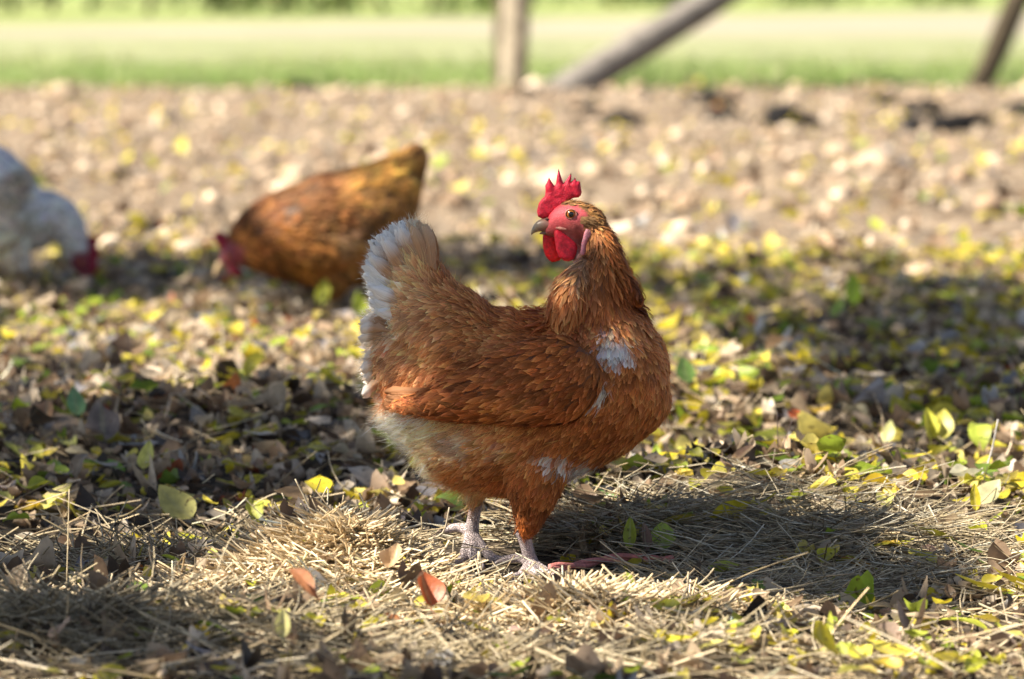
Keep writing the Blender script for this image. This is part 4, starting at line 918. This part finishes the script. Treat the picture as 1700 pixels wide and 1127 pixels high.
one_leaf(1642, 838, 60, 44, (.72, .66, .36), 'cream-lit pale leaf standing at the right', yaw=-60, pitch=40, roll=30)
one_leaf(1618, 850, 46, 20, Yw, 'small yellow leaf upright beside a pale one at right', yaw=10, pitch=75)
one_leaf(1205, 846, 110, 60, (.68, .55, .04), 'glowing yellow leaf along the crest of the hay mound', yaw=78, pitch=-20, roll=20, wave=.4, lift=.02)
one_leaf(1125, 856, 70, 36, (.45, .34, .05), 'brown-edged yellow leaf at the left end of the mound', yaw=60, pitch=-14, roll=20, lift=.02)
one_leaf(1545, 880, 80, 40, (.50, .46, .06), 'yellow-green leaf on the right shoulder of the mound', yaw=55, pitch=14, roll=24)
one_leaf(1604, 904, 60, 34, (.20, .30, .06), 'dark green leaf at the mound\'s right foot', yaw=100, pitch=25)
one_leaf(1050, 965, 56, 34, (.50, .56, .09), 'pale green ragged leaf in front of the pink root', yaw=40, pitch=30, roll=24, wave=.6)
one_leaf(1375, 750, 66, 36, (.68, .52, .04), 'golden leaf lying on sunlit litter beyond the mound', yaw=84, pitch=16)
one_leaf(1418, 758, 66, 40, (.55, .52, .05), 'greenish-gold leaf right of the golden one beyond the mound', yaw=80, pitch=16)
one_leaf(1565, 735, 56, 44, (.58, .52, .09), 'yellow leaf upright beyond the mound at the right', yaw=-20, pitch=62)
one_leaf(1540, 735, 54, 28, (.50, .48, .06), 'curled olive-yellow leaf standing beside a yellow one', yaw=20, pitch=72, cup=1.2)
one_leaf(1476, 738, 42, 26, (.66, .64, .25), 'small pale leaf tilted upright near the sunlit centre right', yaw=-30, pitch=66)
one_leaf(1010, 818, 46, 30, (.22, .50, .12), 'fresh green leaf just right of the hen\'s belly', yaw=80, pitch=26)
one_leaf(1136, 640, 50, 36, (.30, .48, .12), 'fresh green leaf upright right behind the breast', yaw=20, pitch=60)
one_leaf(1415, 516, 56, 30, (.36, .50, .03), 'bright green leaf upright in the dark shade at right', yaw=10, pitch=80)
one_leaf(538, 515, 48, 32, (.60, .60, .04), 'lemon leaf tilted upright below the brown hen', yaw=-28, pitch=70)
one_leaf(596, 532, 46, 28, (.42, .50, .04), 'green-yellow leaf upright beside the white tail', yaw=28, pitch=70)
one_leaf(125, 694, 52, 34, (.20, .36, .16), 'bluish-green leaf standing in the dark litter at left', yaw=25, pitch=64)
one_leaf(170, 730, 84, 60, (.22, .17, .14), 'large dull brown leaf in the dark litter at left', yaw=10, pitch=40, wave=.7, curl=.4)
one_leaf(78, 706, 44, 34, (.40, .24, .14), 'tan upright leaf left of the bluish-green one', yaw=-10, pitch=66, cup=1)
one_leaf(1262, 560, 44, 16, (.70, .62, .55), 'pale slanting leaf blade in the shade right of the breast', yaw=-35, pitch=60)
one_leaf(1245, 545, 30, 20, (.52, .16, .05), 'orange leaf at the shade edge right of the breast', yaw=0, pitch=60)
one_leaf(1318, 690, 20, 30, (.60, .13, .04), 'small red-orange leaf scrap on the sunny litter', yaw=30, pitch=50)
# other countable near leaves
r = random.Random(77); GRP = {}
zones = [('in the left foreground hay', 0, 440, 830, 1110, 24, .8), ('on the straw before the feet', 440, 1150, 985, 1115, 14, .8), ('on the lower right litter', 1150, 1700, 1020, 1115, 44, .95), ('on the hay mound right of the hen', 1080, 1700, 850, 1010, 30, .9), ('on the sunlit litter right of the hen', 1090, 1700, 670, 830, 84, .95), ('left of the hen beyond the heap', 0, 620, 700, 860, 44, 1.0)]
for zn, x0, x1, y0, y1, n, k in zones:
    for kind, cs, share in (('yellow', YEL, .56), ('yellow-green', [Yg, (.38, .42, .05)], .26), ('pale tan', TAN[:2], .18)):
        for i in range(int(n * share)):
            px = r.uniform(x0, x1); py = r.uniform(y0, y1)
            if 690 < px < 1125 and 780 < py < 965: continue
            c = [v * r.uniform(.85, 1.1) for v in r.choice(cs)]; sz = r.uniform(38, 68) * k
            one_leaf(px, py, sz, sz * r.uniform(.45, .72), c, f'{kind} leaf lying {zn}', yaw=r.uniform(0, 360), pitch=r.gauss(6, 14), roll=r.gauss(0, 16), fold=r.uniform(.0, .4), curl=r.uniform(-.6, .9), cup=r.uniform(0, .8), wave=r.uniform(.05, .5), group=f'{kind} leaves {zn}', stem=r.random() < .5, nu=5, nv=8)

def stalk(pts, rad, c, label, name='straw_stalk', cat='straw', group=None, mat=None, taper=.6, seg=8):
    P = [Vector(p) for p in pts]; base = P[0].copy(); n = len(P)
    v, f = loft(resample([(p - base, rad * (1 - (1 - taper) * i / (n - 1)), rad * (1 - (1 - taper) * i / (n - 1))) for i, p in enumerate(P)], 4), seg, lateral=(.3, .9, .2))
    rr = np.random.default_rng(int(base.x * 9999) % 9973); cs = np.array(c)[None] * (1 + rr.normal(0, .06, (len(v), 1)))
    return obj(name, make_mesh(name, [tuple(q) for q in v], f, mat or M_STRAW, cs), loc=base, label=label, cat=cat, group=group)
def lie(pxs, Y, rad, c, label, lift=.016, **k):
    pts = [ground(px, py, lift=lift) for px, py in pxs]
    return stalk(pts, rad, c, label, **k)
def st(pxs, Y, rad, c, label, dy=0.0, **k):
    pts = [at(px, py, Y + dy * i) for i, (px, py) in enumerate(pxs)]
    z0 = float(terrain(pts[0].x, pts[0].y)); 
    if pts[0].z > z0: pts.insert(0, Vector((pts[0].x - (pts[1].x - pts[0].x) * .2, pts[0].y, z0 - .003)))
    return stalk(pts, rad, c, label, **k)
SW = (.66, .54, .36)
st([(530, 890), (512, 840), (490, 795)], 4.32, .0013, SW, 'tallest straw sticking up from the heap')
st([(494, 880), (482, 850), (468, 818)], 4.33, .0013, SW, 'upright straw just left of the tallest one')
st([(470, 928), (450, 905), (428, 880)], 4.25, .0017, SW, 'straw leaning left over the rust-brown leaf')
st([(468, 905), (468, 880), (467, 856)], 4.28, .0011, SW, 'short vertical straw above the rust-brown leaf')
st([(575, 905), (565, 880), (555, 852)], 4.30, .0013, SW, 'straw poking up right of the tallest straw')
st([(612, 890), (612, 872), (611, 855)], 4.33, .0012, SW, 'short straw on the crest of the heap')
st([(110, 995), (112, 930), (115, 812)], 4.20, .0009, (.6, .48, .3), 'tall thin stalk standing alone at the left')
st([(265, 950), (252, 935), (247, 908)], 4.30, .0012, SW, 'short hooked straw left of the heap')
lie([(655, 872), (690, 861), (735, 872)], 4.36, .0019, SW, 'thick bent straw at the top of the heap')
st([(700, 905), (735, 885), (746, 842)], 4.42, .0015, (.5, .4, .27), 'curved straw rising behind the heap by the far foot')
lie([(440, 862), (468, 870), (505, 884)], 4.36, .0015, SW, 'straw lying at the heap\'s left shoulder')
lie([(266, 1122), (300, 1085), (356, 1052)], 3.86, .0030, (.62, .46, .30), 'thick stalk crossing another at the bottom left')
lie([(270, 1106), (310, 1098), (350, 1086)], 3.84, .0028, (.56, .44, .28), 'thick stalk lying under another at the bottom left')
lie([(388, 1092), (410, 1086), (440, 1074)], 3.92, .0025, (.6, .5, .34), 'short thick stalk lying right of the crossed stalks')
lie([(400, 1046), (420, 1050), (442, 1052)], 4.0, .0018, SW, 'short pale straw beside the lime-green leaf')
st([(755, 1000), (752, 950), (753, 896)], 4.30, .0014, SW, 'vertical straw in front of the far foot')
st([(795, 915), (800, 945), (808, 965)], 4.36, .0014, SW, 'straw leaning right beside the far foot')
st([(478, 1015), (476, 970), (480, 925)], 4.20, .0013, SW, 'upright straw below the rust-brown leaf')
st([(530, 1030), (532, 1000), (533, 972)], 4.16, .0014, SW, 'vertical straw under the heap')
st([(560, 1025), (562, 985), (548, 948)], 4.18, .0014, SW, 'straw standing on the heap\'s near slope')
st([(1610, 815), (1640, 770), (1657, 696)], 4.95, .0016, (.74, .68, .62), 'white curved stalk arching up at the right')
st([(1680, 1060), (1668, 1010), (1660, 975)], 4.1, .0013, (.6, .5, .36), 'slim straw upright near the lower right corner')
st([(1288, 795), (1291, 740), (1290, 684)], 4.92, .0008, (.10, .07, .06), 'straight dark twig standing on the mound', name='twig', cat='twig')
st([(1292, 790), (1300, 740), (1316, 696)], 4.92, .0008, (.12, .08, .07), 'dark twig leaning right on the mound', name='twig', cat='twig')
st([(1245, 860), (1275, 800), (1287, 745)], 4.85, .0006, (.3, .24, .18), 'thin brown twig leaning from the mound\'s crest', name='twig', cat='twig')
st([(1262, 852), (1268, 825), (1272, 800)], 4.7, .0009, SW, 'short straw upright on the mound\'s crest')
lie([(1432, 882), (1450, 915), (1475, 945)], 4.5, .0011, (.5, .44, .34), 'pale straw slanting down the shaded mound')
lie([(1420, 1085), (1470, 1045), (1510, 1005)], 4.15, .0013, (.55, .42, .26), 'straw slanting over the dark hollow at lower right')
lie([(1215, 768), (1255, 783), (1300, 800)], 4.9, .0010, (.6, .54, .44), 'long pale straw lying along the mound top')
lie([(210, 850), (213, 900), (235, 985)], 4.4, .0016, (.22, .2, .18), 'dark bent twig in the hay left of the heap', name='twig', cat='twig')
lie([(260, 1010), (330, 990), (400, 975), (450, 978)], 4.1, .0032, (.13, .10, .075), 'dark curved twig lying left below the heap', name='twig', cat='twig')
lie([(838, 424), (860, 405), (885, 392)], 8.6, .012, (.20, .12, .07), 'blurred brown stick on the litter left of the beak', name='stick', cat='stick')
# pink root
rp = [(912, 955, 4.43), (940, 947, 4.44), (975, 936, 4.46), (1010, 928, 4.48), (1050, 924, 4.49), (1085, 932, 4.48), (1116, 944, 4.46)]
pts = []
for px, py, Y_ in rp:
    p = at(px, py, Y_); p.z = max(p.z, float(terrain(p.x, p.y)) + .018); pts.append(p)
rt = empty('root', pts[0], 'pinkish twisted root lying on the hay right of the feet', 'root')
for q in range(2):
    P = []
    for i in range(25):
        t = i / 24 * 6; k = min(int(t), 5); p = pts[k].lerp(pts[k + 1], t - k) - pts[0]; a = t * 2.3 + q * math.pi
        P.append((p + Vector((0, .0022 * math.cos(a), .0022 * math.sin(a))), .0028, .0028))
    v, f = loft(resample(P, 2), 10, lateral=(0, 1, 0)); obj('strand', make_mesh('strand', [tuple(x) for x in v], f, M_ROOT, np.array([.55, .20, .17])), rt)

# leaves
def leaves(seed, n, y0, y1, size, weights, prot, lift, tilt, label, name='leaf_litter', keepf=None, flat=1.0):
    r = np.random.default_rng(seed); x, y = area(r, n, y0, y1); 
    if keepf is not None: k = keepf(x, y, r); x, y = x[k], y[k]
    k = ~(clear(x, y) & (r.random(len(x)) < .95))
    if size > .02:
        for (gx_, gy_, L_) in SPOTS: k &= ~((np.abs(x - gx_) < L_ * .65) & (y < gy_ + .03) & (y > gy_ - .16) & (r.random(len(x)) < .85))
    x, y = x[k], y[k]; n = len(x)
    z = terrain(x, y) + lift * r.random(n)
    Rm = rotm(r.uniform(0, 6.283, n), r.normal(0, tilt, n), r.normal(0, tilt, n)); S = (size * np.clip(np.exp(r.normal(0, .28, n)), .5, 1.45))[:, None] * np.array([1, 1, 1.0])[None] * np.stack([r.uniform(.75, 1.15, n), np.ones(n), np.full(n, flat)], 1)
    w = weights(x, y) if callable(weights) else weights
    return scatter(name, prot, np.stack([x, y, z], 1), Rm, S, pick(r, n, w), M_LEAF, r, label, 'leaf litter')
def wmid(x, y):
    n = len(x); pat = np.clip(.5 + 1.6 * vn(x * 3, y * 1.2, 30), 0.1, 1.3); right = .7 + .6 * smooth(-.1, .4, x)
    return np.stack([.62 * pat * right, .20 * pat * right, .30 + 0 * x, .10 + 0 * x, .04 + 0 * x, .012 + 0 * x], 1)
leaves(1, 3600, 3.55, 5.2, .027, [.10, .05, .45, .34, .03, .02], protos + curled, .010, .26, 'brown and tan leaf scraps among the straw in front')
leaves(2, 12000, 5.0, 9.3, .029, [.08, .04, .62, .22, .03, .012], protos + curled, .020, .42, 'thick litter of dead tan and brown leaves behind the hen')
leaves(3, 12000, 4.85, 9.9, .042, wmid, protos, .036, .26, 'yellow and green leaves scattered over the litter behind the hen')
leaves(7, 2600, 4.2, 5.3, .027, [.34, .14, .34, .18, .02, .01], protos + curled[:2], .022, .24, 'leaf scraps caught in the hay', keepf=lambda x, y, r: x > .05)
leaves(12, 2500, 3.55, 5.1, .027, [.36, .18, .22, .22, .02, 0], protos, .020, .2, 'flat yellow leaves lying on the hay in front', keepf=lambda x, y, r: r.random(len(x)) < np.clip(.55 + 2 * vn(x * 6, y * 5, 61), .05, 1))
leaves(10, 2600, 3.6, 4.5, .027, [.42, .12, .36, .10, .0, 0], protos[:2] + protos[4:5], .014, .2, 'fallen leaves over the straw at the lower right', keepf=lambda x, y, r: r.random(len(x)) < smooth(.02, .2, x))
leaves(4, 9000, 4.9, 9.0, .016, [.08, .02, .66, .2, .03, .01], curled, .022, .7, 'small curled scraps of dry leaf')
leaves(5, 6500, 8.8, 27, .036, [.17, .03, .62, .12, .05, .01], protos + curled, .020, .45, 'dry leaves thinly strewn over the bare soil', keepf=lambda x, y, r: r.random(len(x)) < 1.25 - .9 * smooth(9, 22, y))
leaves(6, 3000, 3.3, 5.1, .013, [.05, .0, .75, .2, .0, .0], curled, .012, .8, 'crumbs of dry leaf between the straws')
leaves(9, 300, 9.5, 24, .036, [0, 0, 1, 0, 0, 0], curled, .04, .9, 'pale dry leaves glinting on the bare soil')
leaves(8, 520, 8.5, 21, .055, [.55, .08, .37, 0, 0, 0], protos, .03, .5, 'yellow leaves catching light on the bare soil')

# straw and hay
def straws(seed, x, y, L, rad, cols, up=.25, lift=.02, bend=.25, label='', name='straw', nseg=4):
    r = np.random.default_rng(seed); n = len(x); z = terrain(x, y) + r.random(n) ** 1.3 * lift
    yaw = r.uniform(0, 6.283, n); pitch = np.clip(np.abs(r.normal(0, up, n)), 0, 1.35) * np.sign(r.random(n) - .12)
    d = np.stack([np.cos(yaw) * np.cos(pitch), np.sin(yaw) * np.cos(pitch), np.sin(pitch)], 1)
    bd = r.normal(0, bend, (n, 3)) * np.array([1, 1, .5]); P0 = np.stack([x, y, z], 1)
    t = np.linspace(0, 1, nseg + 1); path = P0[:, None] + d[:, None] * (L[:, None] * t)[..., None] + bd[:, None] * (L[:, None] * (t ** 2 - t * .5) * .5)[..., None]
    gzz = terrain(path[..., 0], path[..., 1]) + .0012; path[..., 2] = np.maximum(path[..., 2], gzz)
    a = np.cross(d, np.array([0, 0, 1.0])) + 1e-6; a /= np.linalg.norm(a, axis=1, keepdims=True); b_ = np.cross(a, d)
    ring = []
    for k in range(3):
        an = 2 * math.pi * k / 3; ring.append(path + (a * math.cos(an) + b_ * math.sin(an))[:, None] * rad[:, None, None])
    V = np.stack(ring, 2); idx = np.arange(n * (nseg + 1) * 3).reshape(n, nseg + 1, 3); j = np.roll(idx, -1, 2)
    Fq = np.stack([idx[:, :-1], j[:, :-1], j[:, 1:], idx[:, 1:]], -1).reshape(-1, 4)
    pal = np.array(cols); c = pal[r.integers(0, len(pal), n)] * np.exp(r.normal(0, .18, (n, 1)))
    return obj(name, make_mesh(name, V.reshape(-1, 3), Fq, M_STRAW, np.repeat(c, (nseg + 1) * 3, 0)), kind='stuff', label=label, cat='straw')
STR = [(.76, .60, .38), (.64, .49, .29), (.84, .71, .50), (.54, .40, .23)]; HAY = [(.46, .37, .23), (.34, .27, .16), (.54, .45, .30), (.24, .18, .11)]
def ell(r, n, cx, cy, rx, ry):
    th = r.uniform(0, 6.283, n); q = np.abs(r.normal(0, .55, n)); return cx + rx * q * np.cos(th), cy + ry * q * np.sin(th)
r = np.random.default_rng(50)
def mix(*ps): return np.concatenate([p[0] for p in ps]), np.concatenate([p[1] for p in ps])
def cut(x, y, f=.9):
    k = ~(clear(x, y) & (r.random(len(x)) < f)); return x[k], y[k]
x, y = mix(ell(r, 5200, -.165, 4.27, .15, .13), ell(r, 4200, .05, 4.08, .22, .11), ell(r, 1500, -.36, 4.22, .2, .14)); x, y = cut(x, y, .97); n = len(x)
straws(51, x, y, r.uniform(.015, .05, n), r.uniform(.0007, .0014, n), STR, up=.30, lift=.012, bend=.3, label='cut pale straw heaped in front of the feet')
x, y = area(r, 5200, 3.3, 4.7); x, y = cut(x, y, .8); n = len(x)
straws(52, x, y, r.uniform(.02, .09, n), r.uniform(.0005, .0011, n), STR + HAY, up=.22, lift=.012, bend=.35, label='loose straw and hay strewn over the foreground')
x, y = mix(ell(r, 3600, .31, 4.60, .28, .16), ell(r, 3400, .24, 4.34, .26, .14), ell(r, 1600, .08, 4.62, .16, .10)); x, y = cut(x, y, .93); n = len(x)
straws(53, x, y, r.uniform(.03, .12, n), r.uniform(.00035, .0008, n), HAY + [(.52, .47, .36)], up=.16, lift=.018, bend=.8, label='fine grey hay over the mound right of the hen')
x, y = mix(ell(r, 3200, -.40, 3.9, .28, .17), ell(r, 1700, 0, 3.8, .5, .12), ell(r, 2200, -.38, 4.6, .25, .2)); x, y = cut(x, y); n = len(x)
straws(54, x, y, r.uniform(.03, .10, n), r.uniform(.0005, .0011, n), HAY, up=.25, lift=.014, bend=.4, label='grey hay in the left foreground')
x, y = area(r, 4800, 4.7, 9); n = len(x)
straws(55, x, y, r.uniform(.02, .09, n), r.uniform(.0005, .0012, n), STR + HAY, up=.3, lift=.03, bend=.3, label='stray straws among the fallen leaves')

# soil clods
def clod(seed):
    rr = random.Random(seed); bm = bmesh.new(); bmesh.ops.create_icosphere(bm, subdivisions=2, radius=1)
    for v in bm.verts:
        c_ = v.co.copy(); q = 1 + .28 * math.sin(c_.x * 3.1 + seed) * math.cos(c_.y * 2.7 + seed * 2) + .16 * math.sin(c_.z * 5 + c_.x * 4 + seed) + rr.uniform(-.07, .07); v.co = c_ * q; v.co.z *= .65
    V = np.array([tuple(v.co) for v in bm.verts]); f = [tuple(v.index for v in q.verts) for q in bm.faces]; bm.free(); return V, f
def clods(seed, n, y0, y1, size, cols, label):
    r = np.random.default_rng(seed); x, y = area(r, n, y0, y1); n = len(x); z = terrain(x, y); VV = []; FF = []; CC = []; pr = [clod(i + seed) for i in range(5)]; o = 0
    pal = np.array(cols); c = pal[r.integers(0, len(pal), n)] * np.exp(r.normal(0, .15, (n, 1)))
    for i in range(n):
        V, f = pr[i % 5]; s = size * math.exp(r.normal(0, .4)); a = r.uniform(0, 6.28); ca, sa = math.cos(a), math.sin(a)
        W = V * s; W = np.stack([W[:, 0] * ca - W[:, 1] * sa, W[:, 0] * sa + W[:, 1] * ca, W[:, 2]], 1) + np.array([x[i], y[i], z[i] + s * .2]); VV.append(W); FF += [tuple(q + o for q in t) for t in f]; o += len(V); CC.append(np.tile(c[i], (len(V), 1)))
    obj('soil_clods', make_mesh('soil_clods', np.concatenate(VV), np.array(FF), M_CLOD, np.concatenate(CC)), kind='stuff', label=label, cat='soil')
clods(1, 1500, 8.5, 27, .022, [(.45, .34, .24), (.38, .28, .19), (.55, .44, .33), (.30, .21, .14)], 'dry crumbly clods over the bare soil')
clods(2, 900, 4.9, 9.5, .010, [(.30, .22, .15), (.42, .33, .24), (.2, .14, .09)], 'small soil crumbs under the leaves')
# near-black lumps standing in for shadow patches on the ground near the fence
SHADOW_LUMPS = [(970, 184, .05, 'beside the foot of the grey leaning pole'), (1010, 208, .075, 'below and right of the grey leaning pole'), (1182, 176, .085, 'midway to the right, nearest the field edge'), (1206, 200, .06, 'just under another dark lump, right of the comb'), (1310, 206, .09, 'widest one, above right of the comb'),
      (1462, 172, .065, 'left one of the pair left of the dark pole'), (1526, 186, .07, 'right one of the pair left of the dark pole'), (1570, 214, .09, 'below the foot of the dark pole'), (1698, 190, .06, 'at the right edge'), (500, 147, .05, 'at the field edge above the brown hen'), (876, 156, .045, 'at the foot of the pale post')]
for i, (px, py, s, d) in enumerate(SHADOW_LUMPS):
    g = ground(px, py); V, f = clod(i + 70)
    obj('soil_clod', make_mesh('soil_clod', V * np.array([s * 1.9, s * 1.1, s * 1.35]), f, M_CLOD, np.array([.014, .013, .013])), loc=g, label='dark lump standing in for a shadow ' + d, cat='clod', group='shadow lumps near the fence')
